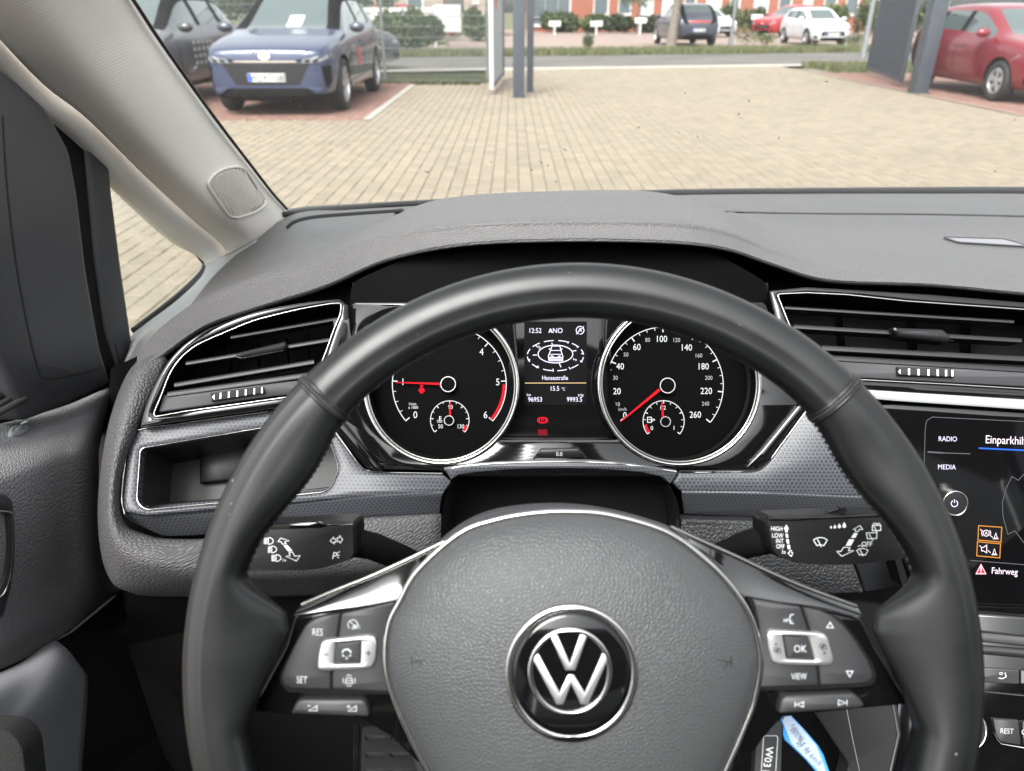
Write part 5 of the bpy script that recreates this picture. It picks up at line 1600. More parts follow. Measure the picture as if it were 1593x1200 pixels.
tube('spoke_edge', [GPl.at(x, y, -.004) for x, y in curve2(tl, 4)], .0010, M['darkchrome'], gl_l, 8)
tube('spoke_edge', [GPr.at(x, y, -.004) for x, y in curve2(tr_, 4)], .0010, M['darkchrome'], gl_r, 8)

# ---- buttons
KZ = zm(430, 930, 6.0)
KP = WPl(-.0105)
wl_ = zm(1170, 920, 5.716)
def pb(name, pts, pl, parent, r=5, mat='button', h=0, bev=.0012, bpx=2.6, depth=.004):
    return plate(name, rnd(pts, r), pl, depth, M[mat], parent, bev, h=h, bpx=bpx, angle=50)
plate('button_well', rnd(KZ((30, 790), (40, 700), (180, 420), (300, 210), (420, 165), (620, 120), (1130, 20), (1060, 260), (1030, 480), (1050, 700), (1095, 905), (500, 890), (110, 885)), 6), KP.off(-.0008), .002, M['dull'], gl_l)
b1 = pb('switch_button', KZ((45, 740), (80, 640), (170, 440), (270, 260), (345, 200, ), (430, 170), (590, 145), (596, 160), (565, 350), (540, 560), (505, 700), (505, 860), (140, 852), (70, 820)), KP, gl_l)
b2 = pb('switch_button', KZ((606, 148), (1112, 35), (1050, 200), (1015, 400), (1015, 560), (1040, 740), (1080, 885), (520, 858), (522, 705), (560, 520), (580, 350)), KP, gl_l)
k = Ink().text('RES', *KZ((385, 320))[0], 10.5, sx=.72, rot=2).text('SET', *KZ((240, 765))[0], 10.5, sx=.72, rot=2)
k.build('lettering', KP, M['inkdim'], b1)
x, y = KZ((715, 245))[0]
k = Ink().arc(x, y + 1, 7.5, 7.5, -20, 230, 1.1).line([(x - 4, y - 4), (x + 6, y + 7)], 1.1).line([(x + 1, y + 5), (x + 4, y + 1), (x + 6, y + 7)], 1).ring(x + 1, y + 6, 1.8, 1.8, 1).text('/', x + 8, y + 4, 6).text('1', x + 10.5, y + 5, 5)
x, y = KZ((680, 772))[0]
k.line([(x - 4, y - 4), (x + 4, y - 4), (x + 5.5, y + 1), (x + 5.5, y + 4), (x - 5.5, y + 4), (x - 5.5, y + 1)], 1.1, True).line([(x - 5, y), (x + 5, y)], 1).arc(x, y, 9.5, 8, 150, 210, 1).arc(x, y, 9.5, 8, -30, 30, 1).arc(x, y, 8, 8.5, 60, 120, 1).arc(x, y, 8, 8.5, 240, 300, 1)
k.build('symbol', KP, M['inkdim'], b2)
ro = KZ((378, 640), (385, 540), (410, 425), (450, 395), (560, 380), (860, 350), (925, 365), (938, 430), (925, 590), (890, 660), (820, 672), (430, 690), (385, 672))
ri = KZ((535, 620), (552, 425), (785, 408), (780, 615))
rk = plate('rocker_frame', [rnd(ro, 5), rnd(ri, 2)], KP.off(.0025), .005, M['silver'], gl_l, .0016, bpx=3.2, angle=60)
bk = pb('rocker_key', KZ((537, 622), (555, 428), (784, 411), (778, 612)), KP.off(.0015), gl_l, 2, 'button', 0, .0006, 1.2)
Ink().line(KZ((440, 530), (490, 528)), 1.5).line(KZ((835, 516), (885, 516)), 1.3).line(KZ((860, 490), (860, 545)), 1.3).build('symbol', KP.off(.0025), M['inkdark'], rk)
x, y = KZ((657, 520))[0]
Ink().arc(x, y - 1, 6.5, 5.5, 0, 180, 2.2).line([(x - 6, y + 1), (x - 6, y + 4), (x - 3, y + 4)], 1.3).line([(x + 6, y + 1), (x + 6, y + 4), (x + 3, y + 4)], 1.3).line([(x, y + 4), (x, y + 8)], 1).line([(x - 2, y + 8), (x + 2, y + 8)], 1.2).build('symbol', KP.off(.0015), M['inkdim'], bk)
vb = pb('volume_button', KZ((130, 1090), (165, 1000), (205, 955), (260, 945), (800, 948), (835, 975), (865, 1060), (862, 1120)), WPl(-.0085), gl_l, 5, bev=.002, bpx=4, depth=.008)
x, y = KZ((345, 1030))[0]; x2, y2 = KZ((712, 1032))[0]
k = Ink().line([(x - 7, y + 4), (x + 6, y + 4), (x + 6, y - 4)], 1.3, True).line([(x - 9, y - 4), (x - 4, y - 4)], 1.2)
k.line([(x2 - 7, y2 + 4), (x2 + 6, y2 + 4), (x2 + 6, y2 - 4)], 1.3, True).line([(x2 - 9, y2 - 3), (x2 - 3, y2 - 3)], 1.1).line([(x2 - 6, y2 - 6), (x2 - 6, y2)], 1.1)
k.build('symbol', WPl(-.0085), M['inkdim'], vb)
# right hand switches
plate('button_well', rnd(wl_((-50, 40), (0, 52), (430, 128), (640, 165), (800, 260), (930, 420), (1070, 640), (1110, 750), (1080, 830), (1000, 848), (600, 868), (0, 885), (-40, 880), (40, 640), (50, 400), (10, 180)), 6), KP.off(-.0008), .002, M['dull'], gl_r)
c1 = pb('switch_button', wl_((-5, 62), (425, 135), (440, 160), (500, 350), (560, 560), (580, 680), (592, 840), (35, 862), (70, 700), (80, 520), (60, 300), (25, 140)), KP, gl_r)
c2 = pb('switch_button', wl_((450, 138), (600, 165), (720, 220), (830, 320), (930, 450), (1030, 610), (1085, 740), (1060, 800), (990, 825), (610, 842), (598, 690), (560, 480), (515, 330)), KP, gl_r)
x, y = wl_((345, 250))[0]
k = Ink().line([(x + 4, y - 8), (x - 1, y - 7), (x - 2, y - 2), (x - 4, y), (x - 2, y + 2), (x - 1, y + 6), (x + 4, y + 6)], 1.3).line([(x - 1, y + 2), (x + 2, y + 2)], 1)
for q in (6, 8.5, 11): k.line([(x - q, y - 1 + q * .2 - 2), (x - q, y + 4)], 1)
k.text('VIEW', *wl_((415, 755))[0], 9.5, sx=.72)
k.build('symbol', KP, M['inkdim'], c1)
x, y = wl_((690, 300))[0]; x2, y2 = wl_((865, 732))[0]
Ink().line([(x - 5, y + 4), (x + 5, y + 4), (x, y - 4.5)], 1.4, True).line([(x2 - 5, y2 - 4), (x2 + 5, y2 - 4), (x2, y2 + 5)], 1.4, True).build('symbol', KP, M['inkdim'], c2)
ro = wl_((130, 410), (140, 360), (175, 342), (480, 358), (640, 372), (680, 410), (705, 500), (732, 600), (720, 650), (680, 668), (400, 665), (220, 655), (175, 630), (150, 540))
ri = wl_((275, 395), (505, 408), (562, 612), (312, 602))
rk = plate('rocker_frame', [rnd(ro, 5), rnd(ri, 2)], KP.off(.0025), .005, M['silver'], gl_r, .0016, bpx=3.2, angle=60)
bk = pb('rocker_key', wl_((280, 400), (503, 412), (558, 609), (316, 600)), KP.off(.0015), gl_r, 2, 'button', 0, .0006, 1.2)
Ink().text('OK', *wl_((425, 510))[0], 11, sx=.85).build('lettering', KP.off(.0015), M['inkdim'], bk)
k = Ink()
for (zx, zy, tx, ty, s) in ((222, 525, 205, 470, -1), (628, 492, 645, 548, 1)):
    x, y = wl_((zx, zy))[0]; a, b = wl_((tx, ty))[0]
    k.line([(x - 5, y - 4), (x + 1, y - 4), (x + 1, y + 1), (x - 5, y + 1)], 1, True).line([(x - 1, y - 1), (x + 5, y - 1), (x + 5, y + 4), (x - 1, y + 4)], 1, True).line([(x - 3, y + 3), (x + 4, y - 4)], 1)
    k.poly([(a - 2 * s, b - 2), (a + 2 * s, b), (a - 2 * s, b + 2)])
k.build('symbol', KP.off(.0025), M['inkdark'], rk)
vb = pb('skip_button', wl_((240, 1095), (250, 1000), (270, 950), (310, 925), (900, 905), (940, 925), (975, 965), (1012, 1020), (960, 1045), (400, 1085)), WPl(-.0085), gl_r, 5, bev=.002, bpx=4, depth=.008)
x, y = wl_((420, 1005))[0]; x2, y2 = wl_((800, 988))[0]
k = Ink().line([(x - 7, y - 4), (x - 7, y + 4)], 1.4).line([(x - 5, y), (x + 6, y - 4), (x + 6, y + 4)], 1.3, True)
k.line([(x2 + 7, y2 - 4), (x2 + 7, y2 + 4)], 1.4).line([(x2 + 5, y2), (x2 - 6, y2 - 4), (x2 - 6, y2 + 4)], 1.3, True)
k.build('symbol', WPl(-.0085), M['inkdim'], vb)
# ================================================================= AIR VENTS
def slat_bar(name, a, b, pl, th, parent, depth=.022, h=-.002, mat='slat'):
    """one louvre blade: front edge from a to b, running back into the vent and slightly up"""
    A, B = Vector(a), Vector(b)
    n = Vector((-(B - A).y, (B - A).x)).normalized()
    if n.y < 0: n = -n
    V = []
    for (q, hh) in ((0, h - depth), (-th * .15, h - .001), (th * .25, h), (th * .8, h), (th, h - .0012), (th * .8, h - depth)):
        for p in (A, B):
            pp = p + n * q
            V.append(pl.at(pp.x, pp.y, hh))
    m = 6
    Fc = [(2 * i, 2 * i + 1, 2 * ((i + 1) % m) + 1, 2 * ((i + 1) % m)) for i in range(m)] + [tuple(2 * i for i in range(m)), tuple(2 * i + 1 for i in range(m))[::-1]]
    return fix_normals(mesh_obj(name, V, Fc, M[mat], parent, True, 40))

def vent(label, pl, bezel, frame, slats, lower, tab, wheelp, marks, vanes, frame_closed=True, hh=0):
    e = empty('air_vent', pl.at(sum(p[0] for p in frame) / len(frame), sum(p[1] for p in frame) / len(frame)), label, 'air vent', 'dashboard air vents')
    plate('bezel', [bezel, frame], pl, .012, M['piano'], e, .002, bpx=3)
    tube('chrome_frame', [pl.at(x, y, .0005) for x, y in frame], .00065, M['chrome'], e, 8, True)
    n = len(frame)
    fr_, bk_ = [pl.at(x, y, -.004) for x, y in frame], [pl.at(x, y, -.06) for x, y in frame]
    fix_normals(mesh_obj('duct', fr_ + bk_, [(i, (i + 1) % n, n + (i + 1) % n, n + i) for i in range(n)] + [tuple(n + i for i in range(n))], M['dull'], e, True, 30))
    for a, b, th in slats: slat_bar('slat', a, b, pl, th, e)
    for a, b in vanes: slat_bar('vane', a, b, pl, 2.2, e, .02, -.03, 'dull')
    lo = plate('lower_panel', rnd(lower, 4), pl.off(-.003), .01, M['trimgrey'], e, .0015, bpx=2.5)
    t = plate('slat_tab', rnd(tab, 3), pl.off(.007), .02, M['slat'], e, .003, bpx=5, angle=60)
    tube('tab_edge', [pl.at(x, y, .0055) for x, y in tab[3:6][::-1]], .0007, M['darkchrome'], t, 6)
    w = plate('thumb_wheel', rnd(wheelp, 2), pl.off(.002), .012, M['rubber'], e, .002, bpx=3)
    k = Ink()
    for m_ in marks: k.poly(m_)
    k.build('wheel_marks', pl.off(.002), M['ink'], w)
    k = Ink()
    (x0, y0), (x1, y1), (x2, y2), (x3, y3) = wheelp[:4]
    for i in range(30):
        u = (i + .5) / 30
        for j in range(5):
            v_ = (j + .8) / 6
            x = (x0 + (x1 - x0) * u) * (1 - v_) + (x3 + (x2 - x3) * u) * v_; y = (y0 + (y1 - y0) * u) * (1 - v_) + (y3 + (y2 - y3) * u) * v_
            k.poly([(x - .7, y - .7), (x + .7, y - .7), (x + .7, y + .7), (x - .7, y + .7)])
    o = k.build('wheel_knurl', pl.off(.002), M['button'], w, .0003); o['kind'] = 'stuff'
    return e
VL = Pl((250, 640, .572), (530, 475, .603), (500, 640, .595))
vz = zm(180, 460, 4.192)
fl_ = curve2(vz((250, 775), (262, 740), (300, 650), (350, 520), (400, 440), (450, 385), (520, 330), (600, 290), (750, 225), (900, 165), (1050, 125), (1200, 90), (1350, 62)), 3)[:-1] + rnd(vz((1390, 54), (1472, 50), (1466, 120), (1420, 230), (1378, 350)), 5)[5:-4] + vz((1378, 350), (1330, 470), (1290, 640), (1052, 672), (700, 722), (450, 756), (285, 786), (262, 790))
bl_ = curve2(vz((158, 858), (180, 760), (220, 650), (262, 560), (300, 490), (350, 415), (430, 330), (520, 265), (620, 210), (760, 155), (900, 108), (1100, 65), (1300, 35), (1460, 20)), 3) + vz((1510, 60), (1520, 180), (1480, 300), (1440, 470), (1400, 660), (1030, 735), (700, 780), (400, 820))
mk = []
for (x, y) in ((684, 654), (738, 647), (793, 640), (848, 632), (904, 625), (954, 618)):
    (a, b), = vz((x, y)); mk.append([(a - 1.2, b - 4.6), (a + 1.4, b - 5), (a + 1.2, b + 4.4), (a - 1.4, b + 5)])
(a, b), = vz((640, 660)); mk.append([(a - 3, b + 1), (a + 1.5, b - 4), (a + 1.5, b + 5)])
vent('driver side air vent with chrome rim between door and steering wheel', VL, bl_, fl_,
     [(*vz((745, 262), (1448, 140)), 5), (*vz((450, 432), (1405, 275)), 6), (*vz((375, 572), (1290, 420)), 7), (*vz((330, 632), (1250, 505)), 8)],
     vz((310, 648), (1120, 560), (1290, 540), (1270, 640), (1050, 655), (275, 765)), vz((785, 372), (1108, 296), (1118, 330), (1095, 362), (822, 412), (790, 398)),
     vz((612, 636), (958, 590), (970, 636), (622, 694)), mk, [(*vz((1080, 240), (1100, 420)), ), (*vz((1230, 210), (1240, 420)), ), (*vz((690, 320), (680, 470)), ), (*vz((880, 270), (890, 440)), )])
box('clip_plate', tuple(VL.at(532, 512, -.006)), (.012, .004, .018), M['silver'], bpy.data.objects['air_vent'])
VR = Pl((1210, 458, .625), (1593, 482, .60), (1300, 600, .612))
rz_ = zm(1100, 420, 3.231)
fr2 = rnd(rz_((352, 128), (500, 118), (700, 128), (1000, 158), (1593, 200), (2000, 230), (2060, 640), (1593, 598), (1200, 578), (760, 552), (600, 540), (480, 440), (412, 272)), 4)
fr2 = rnd([(1208.5, 458, 6), (1255, 456, 3), (1317, 459, 3), (1410, 469, 3), (1593, 482, 3), (1720, 492, 3), (1740, 618, 3), (1593, 605.5, 2), (1471, 598, 2), (1335, 591, 2), (1290, 588, 3), (1264, 584, 6), (1227, 504, 6)], 4)
bz2 = rnd([(1196, 452, 4), (1255, 446, 3), (1450, 458, 3), (1593, 470, 3), (1740, 482, 3), (1760, 640, 3), (1593, 622, 2), (1440, 612, 2), (1330, 604, 2), (1250, 598, 6), (1212, 525, 8)], 4)
mk = []
for x in (1014, 1062, 1112, 1158, 1200, 1232):
    (a, b), = rz_((x, 513 + (x - 1000) * .03)); mk.append([(a - 1.6, b - 5), (a + 1.6, b - 5), (a + 1.4, b + 5), (a - 1.4, b + 5)])
(a, b), = rz_((968, 512)); mk.append([(a - 2.6, b), (a + 1, b - 4), (a + 1, b + 4)])
vent('centre air vent with chrome rim right of the steering wheel above the screen', VR, bz2, fr2,
     [((1222, 476), (1580, 498), 5), ((1236, 505), (1592, 527), 6.5), ((1280, 538), (1720, 562), 8), ((1250, 551), (1730, 580), 8)],
     [(1262, 556), (1593, 574), (1735, 584), (1736, 614), (1593, 602), (1335, 588), (1292, 585)], rz_((930, 288), (1190, 297), (1226, 328), (1220, 362), (970, 335), (938, 306)),
     rz_((958, 485), (1240, 495), (1250, 540), (962, 530)), mk, [((1330, 480), (1335, 540)), ((1450, 486), (1452, 545)), ((1540, 492), (1540, 550))])

# ================================================================= INSTRUMENT CLUSTER
ic = empty('instrument_cluster', P(870, 600, .64), 'instrument cluster with two round gauges and a central display behind the wheel rim', 'instrument cluster')
CL = flat(870, 600, .645)
CF = CL.off(.032)
LC_, RC_ = (686.5, 600), (1056.5, 597)
hl, hr = circ(686.5, 600, 118, 120, 72), circ(1056.5, 597, 124, 125, 72)
centre_hole = rnd([(800, 470), (943, 470), (940, 560), (944, 640), (968, 684), (772, 684), (798, 640), (806, 560)], 6)
pan = rnd([(548, 470), (1190, 470), (1262, 632, 6), (1200, 716, 14), (1178, 730, 10), (1056, 730), (1040, 742), (700, 742), (688, 733), (572, 731, 10), (500, 634, 6)], 6)
plate('fascia', [pan, hl, hr, centre_hole], CF, .02, M['piano'], ic, .002, bpx=3)
plate('backing', [(548, 440), (1195, 440), (1195, 745), (548, 745)], CL.off(-.012), .004, M['dull'], ic)
plate('cluster_brow', rnd([(545, 440), (640, 398), (880, 382), (1110, 392), (1195, 440), (1195, 500), (545, 500)], 20), CL.off(-.002), .006, M['dial'], ic)
# flank bevels
plate('fascia_flank', rnd([(500, 640), (512, 632), (586, 722), (596, 735), (572, 733), (500, 650)], 3), CF.off(.004), .012, M['piano'], ic, .002, bpx=3)
plate('fascia_flank', rnd([(1262, 630), (1248, 624), (1186, 700), (1160, 728), (1178, 731), (1198, 716)], 3), CF.off(.004), .012, M['piano'], ic, .002, bpx=3)

def gauge(cx, cy, face_r, hub, ringc, ringr, name):
    f = plate('gauge', circ(cx, cy, face_r, None, 72), CL.off(.004), .006, M['dial'], ic)
    rx, ry = ringr
    # sloped black throat
    n = 72
    a = [CL.at(*p, .0045) for p in circ(cx, cy, face_r - 1, None, n)]; b = [CF.at(*p, -.0005) for p in circ(*ringc, rx - 1, ry - 1, n)]
    mid = [CL.at(*p, .010) for p in circ(cx + (ringc[0] - cx) * .3, cy, face_r + 3, None, n)]
    fix_normals(mesh_obj('throat', a + mid + b, [(i, (i + 1) % n, n + (i + 1) % n, n + i) for i in range(n)] + [(n + i, n + (i + 1) % n, 2 * n + (i + 1) % n, 2 * n + i) for i in range(n)], M['stalk'], f, True, 60))
    tube('chrome_ring', [CF.at(*p, .0012) for p in circ(*ringc, rx, ry, 72)], .0016, M['chrome'], f, 10, True)
    tube('inner_ring', [CF.at(*p, .0004) for p in circ(*ringc, rx - 4.5, ry - 4.5, 72)], .0009, M['darkchrome'], f, 8, True)
    h = tube('needle_hub', [CL.at(hub[0], hub[1], .0045), CL.at(hub[0], hub[1], .012)], .0062, M['dial'], f, 28)
    tube('hub_ring', [CL.at(*p, .012) for p in circ(hub[0], hub[1], 11.3, None, 32)], .00055, M['silver'], f, 6, True)
    return f
DL = CL.off(.0045)
def needle(hub, tip, w0, w1, par, h=.0085, start=.1):
    A, B = Vector(hub), Vector(tip); d = (B - A).normalized(); nn = Vector((-d.y, d.x)); A = A + d * start
    pts = [A + nn * w0, B + nn * w1, B - nn * w1, A - nn * w0]
    return plate('needle', [(p.x, p.y) for p in pts], CL.off(h), .0012, M['redneedle'], par)
# rev counter
gl = gauge(690, 600, 112, (699, 598), LC_, (119, 121), 'rev')
k, kr = Ink(), Ink()
hc = (699, 598)
def ang(v): return 220 - 43.33 * v
def pol(c, r, a): return (c[0] + r * cos(radians(a)), c[1] - r * sin(radians(a)))
k.arc(*hc, 88.5, 88.5, ang(0), ang(6), 1.3, 80)
for i in range(25):
    v = i / 4; L_ = 8 if i % 4 == 0 else (5 if i % 2 == 0 else 5)
    k.line([pol(hc, 88.5, ang(v)), pol(hc, 88.5 - L_, ang(v))], 1.6 if i % 4 == 0 else .9)
z6 = zm(540, 470, 4.445)
for t, x, y in (('0', 472, 780), ('1', 386, 552), ('4', 930, 345), ('5', 1042, 553), ('6', 957, 780), ('2', 520, 330), ('3', 720, 240)):
    k.text(t, *z6((x, y))[0], 10.3, sx=.9)
k.text('1/min', *z6((452, 705))[0], 4.2, sx=.9).text('x 1000', *z6((457, 729))[0], 4.2, sx=.9)
k.build('numerals', DL, M['glow'], gl)
kr.arc(*hc, 85, 85, ang(5.08), ang(6), 4.2, 24); kr.build('red_zone', DL, M['redneedle'], gl, .0006)
needle(hc, z6((335, 556))[0], 1.9, .8, gl, start=10)
x, y = z6((516, 605))[0]
Ink().disc(x, y - 5, 2.4).poly([(x - 3, y - 2), (x + 3, y - 2), (x + 5.5, y + 3), (x + 2.5, y + 3), (x + 2.5, y + 6), (x - 2.5, y + 6), (x - 2.5, y + 3), (x - 5.5, y + 3)]).build('warning_lamp', DL, M['redlamp'], gl, .0006)
sc_ = z6((710, 817))[0]
k = Ink(); k.arc(*sc_, 30, 30, 218, -38, 1.1, 50)
for i in range(13):
    a_ = 218 - 256 * i / 12; k.line([pol(sc_, 30, a_), pol(sc_, 25.5 if i % 2 == 0 else 27, a_)], 1.3 if i % 2 == 0 else .8)
k.text('50', *z6((646, 860))[0], 6.2, sx=.85).text('130', *z6((784, 860))[0], 6.2, sx=.85).text('90', *z6((715, 726))[0], 6, sx=.85)
x, y = z6((640, 812))[0]
k.line([(x - 4, y + 4), (x + 4, y + 4)], 1).line([(x, y - 5), (x, y + 2)], 1.4).line([(x, y - 4), (x + 3, y - 4)], .9).line([(x, y - 1), (x + 3, y - 1)], .9).line([(x - 4, y + 1.5), (x + 4, y + 1.5)], .8)
k.build('small_numerals', DL, M['glow'], gl)
Ink().arc(*sc_, 27, 27, -18, -38, 4, 8).build('red_zone', DL, M['redneedle'], gl, .0006)
needle(sc_, z6((713, 690))[0], 1.7, .7, gl, .0075, 5)
tube('hub_ring', [CL.at(*p, .0085) for p in circ(*sc_, 7.2, None, 28)], .0005, M['silver'], gl, 6, True)
tube('needle_hub', [CL.at(*sc_, .0045), CL.at(*sc_, .0085)], .0038, M['dial'], gl, 20)
# speedometer
gr = gauge(1047, 599, 114, (1034, 600), RC_, (125, 126), 'speed')
z7 = zm(860, 470, 3.9825)
hc = (1034, 600)
def sp(v): return 218.6 - 31.33 * v / 20 if v <= 60 else 124.6 - (v - 60) * .818
k = Ink(); k.arc(*hc, 91, 91, sp(0), sp(260), 1.2, 90)
ks = Ink()
for v in list(range(0, 60, 5)) + list(range(60, 261, 10)):
    big = v in (0, 20, 40, 60, 100, 140, 180, 220, 260)
    k.line([pol(hc, 91, sp(v)), pol(hc, 91 - (8 if big else 4.6), sp(v))], 1.7 if big else .9)
for v, x, y in ((0, 446, 702), (20, 397, 553), (40, 417, 399), (60, 520, 279), (100, 672, 229), (140, 826, 282), (180, 930, 399), (220, 950, 551), (260, 882, 698)): k.text(str(v), *z7((x, y))[0], 9.6, sx=.88)
for v, x, y in ((10, 400, 634), (30, 387, 470), (50, 453, 326), (80, 587, 235), (120, 765, 236), (160, 902, 332), (200, 965, 470), (240, 945, 630)): ks.text(str(v), *z7((x, y))[0], 6.2, sx=.88)
k.build('numerals', DL, M['glow'], gr)
ks.build('small_numerals', DL, M['glowdim'], gr)
Ink().text('km/h', *z7((432, 664))[0], 5, sx=.9).build('unit_lettering', DL, M['glowdim'], gr)
needle(hc, z7((420, 742))[0], 2.2, .8, gr, start=10)
sc_ = z7((686, 739))[0]
k = Ink(); k.arc(*sc_, 32, 32, 218, -38, 1.1, 50)
for i in range(13):
    a_ = 218 - 256 * i / 12; k.line([pol(sc_, 32, a_), pol(sc_, 27.5, a_)], 1.4 if i % 3 == 0 else .8)
k.text('0', *z7((613, 781))[0], 6.2).text('1', *z7((750, 780))[0], 6.2).text('1/2', *z7((680, 655))[0], 6, sx=.9)
x, y = z7((602, 730))[0]
k.line([(x - 4, y - 4), (x + 2, y - 4), (x + 2, y + 4), (x - 4, y + 4)], 1.1, True).line([(x - 4, y - .5), (x + 2, y - .5)], .9).line([(x + 2, y + 1), (x + 4, y + 2), (x + 4, y - 2)], .9).poly([(x + 5.5, y - 2), (x + 8, y), (x + 5.5, y + 2)])
k.build('fuel_numerals', DL, M['glow'], gr)
Ink().arc(*sc_, 28.5, 28.5, 218, 190, 4, 8).build('red_zone', DL, M['redneedle'], gr, .0006)
needle(sc_, z7((676, 620))[0], 1.8, .7, gr, .0075, 5)
tube('hub_ring', [CL.at(*p, .0085) for p in circ(*sc_, 7.6, None, 28)], .0005, M['silver'], gr, 6, True)
tube('needle_hub', [CL.at(*sc_, .0045), CL.at(*sc_, .0085)], .0040, M['dial'], gr, 20)
# middle display
CD = CL.off(.010)
scr = plate('display', [(792, 465), (950, 465), (950, 600), (975, 690), (765, 690), (792, 600)], CD, .004, M['piano'], ic)
zd = zm(800, 490, 5.715)
plate('lcd_panel', zd((90, 60), (645, 60), (645, 802), (90, 802)), CD.off(.0004), .0003, M['lcdback'], scr)
k = Ink()
k.text('12:52', *zd((184, 140))[0], 7.4, sx=.86).text('NO', *zd((386, 140))[0], 7.6, sx=.9).poly(zd((304, 160), (318, 122), (325, 122), (342, 160), (332, 160), (321, 142), (314, 160)))
x, y = zd((585, 138))[0]
k.arc(x, y, 6, 6, 60, 250, 1.2).arc(x, y, 6, 6, 265, 410, 1.2).line([(x - 6, y + 6), (x + 6, y - 6)], 1.1).line([(x - 2.5, y + 2.5), (x, y - 3), (x + 2.5, y + 2.5)], 1.1)
ce = zd((366, 366))[0]
k.ring(*zd((366, 349))[0], 27, 13.8, 1.3, 48)
for a0 in range(0, 360, 30): k.arc(ce[0], ce[1] - .5, 43.7, 23.5, a0 + 4, a0 + 24, 1.3, 8)
for (p, q) in (((585, 410), (605, 420)), ((555, 290), (570, 280)), ((475, 255), (485, 238)), ((595, 345), (618, 347)), ((485, 465), (500, 485)), ((345, 480), (347, 505)), ((215, 452), (195, 472)), ((142, 398), (122, 404)), ((165, 358), (202, 358)), ((400, 430), (415, 466)), ((520, 322), (552, 318)), ((333, 250), (340, 266)), ((190, 272), (205, 285))): k.line(zd(p, q), 1.3)
k.text('N', *zd((222, 290))[0], 4.5, rot=35).text('S', *zd((538, 398))[0], 5.6, rot=-65)
x, y = zd((366, 340))[0]
k.line([(x - 5.5, y - 11), (x + 7, y - 11), (x + 8.5, y - 4), (x + 11.5, y + 5), (x + 11, y + 12), (x - 10, y + 12), (x - 11, y + 5), (x - 7.5, y - 4)], 1.3, True)
k.line([(x - 7.5, y - 4), (x + 8.5, y - 4)], 1).line([(x - 8.5, y + 2), (x + 9.5, y + 2)], 1).line([(x - 10.5, y + 7), (x + 11, y + 7)], 1.4).line([(x - 10.5, y + 9.5), (x + 11, y + 9.5)], 1.6)
k.line([(x - 7.5, y + 4.5), (x - 3, y + 5.2)], 1.4).line([(x + 8, y + 4.5), (x + 4, y + 5.2)], 1.4).line([(x - 10, y - 7), (x - 8, y - 5)], 1.4).line([(x + 10.5, y - 7), (x + 9, y - 5)], 1.4)
k.text('Hansestraße', *zd((362, 560))[0], 6.6, sx=.84)
k.text('15.5', *zd((358, 655))[0], 6.8, sx=.9).text('°C', *zd((436, 660))[0], 4.6, sx=.8)
k.text('km', *zd((130, 710))[0], 4.2, sx=.85).text('96953', *zd((186, 752))[0], 7, sx=.88).text('trip', *zd((592, 712))[0], 4.6, sx=.9).text('9993.5', *zd((536, 752))[0], 7, sx=.88)
k.build('readout', CD.off(.0004), M['lcd'], scr)
Ink().line(zd((95, 607), (640, 606)), 1.1).build('divider_line', CD.off(.0004), M['gold'], scr)
x, y = zd((252, 937))[0]
Ink().line(rrect(x, y, 10, 8, 2), 1.6, True).arc(x, y, 7.5, 6, 145, 215, 1.4, 8).arc(x, y, 7.5, 6, -35, 35, 1.4, 8).text('P', x, y, 5.5, sx=1.2).build('warning_lamp', CD, M['redlamp'], scr, .0006)
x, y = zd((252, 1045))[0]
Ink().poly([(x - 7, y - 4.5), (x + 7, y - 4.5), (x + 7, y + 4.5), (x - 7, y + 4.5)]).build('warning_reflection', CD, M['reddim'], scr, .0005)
tube('fascia_line', [CF.at(x, y, .0005) for x, y in ((772, 687), (880, 688), (968, 689.5))], .0006, M['chrome'], ic, 6)
bt = plate('trip_button', rnd([(831, 712), (842, 699), (900, 698), (911, 712)], 2), CF.off(.004), .01, M['slat'], ic, .0015, bpx=2.5)
Ink().text('0.0', 870, 706.5, 6, sx=.95).build('lettering', CF.off(.004), M['glow'], bt)
tube('button_rim', [CF.at(x, y, .003) for x, y in ((830, 713), (842, 698), (900, 697), (912, 713))], .0006, M['darkchrome'], bt, 6)

# ================================================================= STALKS
def stalk(name, label, out, face_c, stem, plane, rings):
    e = empty(name, plane.at(*face_c), label, 'stalk')
    pod = dome('pod', out, face_c, plane, rings, M['stalk'], e, .02, 45)
    tube('stem', [P(*p) for p in stem], [.009, .0085, .0085, .010], M['dull'], e, 14)
    return e, pod
s1 = zm(380, 790, 5.69)
SP = flat(480, 850, .435)
o1 = rnd([(330, 821, 8)] + [(p[0], p[1], 4) for p in s1((185, 140), (560, 125), (910, 108))] + [(p[0], p[1], 7) for p in s1((1000, 112), (1008, 400))] + [(p[0], p[1], 6) for p in s1((965, 445), (710, 530), (560, 548), (80, 552))] + [(330, 888, 8)], 8, 6)
e, pod = stalk('indicator_stalk', 'left stalk with headlight and turn signal symbols behind the wheel rim', o1, (450, 850), [(540, 842, .447), (580, 850, .46), (625, 868, .49), (660, 890, .52)], SP, [(1, 0), (.985, .0025), (.955, .0045), (.5, .0052)])
def f1(x, y, h=0): return SP.at(x, y, .0056 + h)
pf1 = on(pod, .43)
plate('top_band', rnd(s1((150, 150), (640, 128), (730, 148), (960, 135), (975, 160), (740, 165), (690, 180), (160, 200)), 2), SP.off(.0052), .004, M['piano'], e, .0006, bpx=1)
k = Ink()
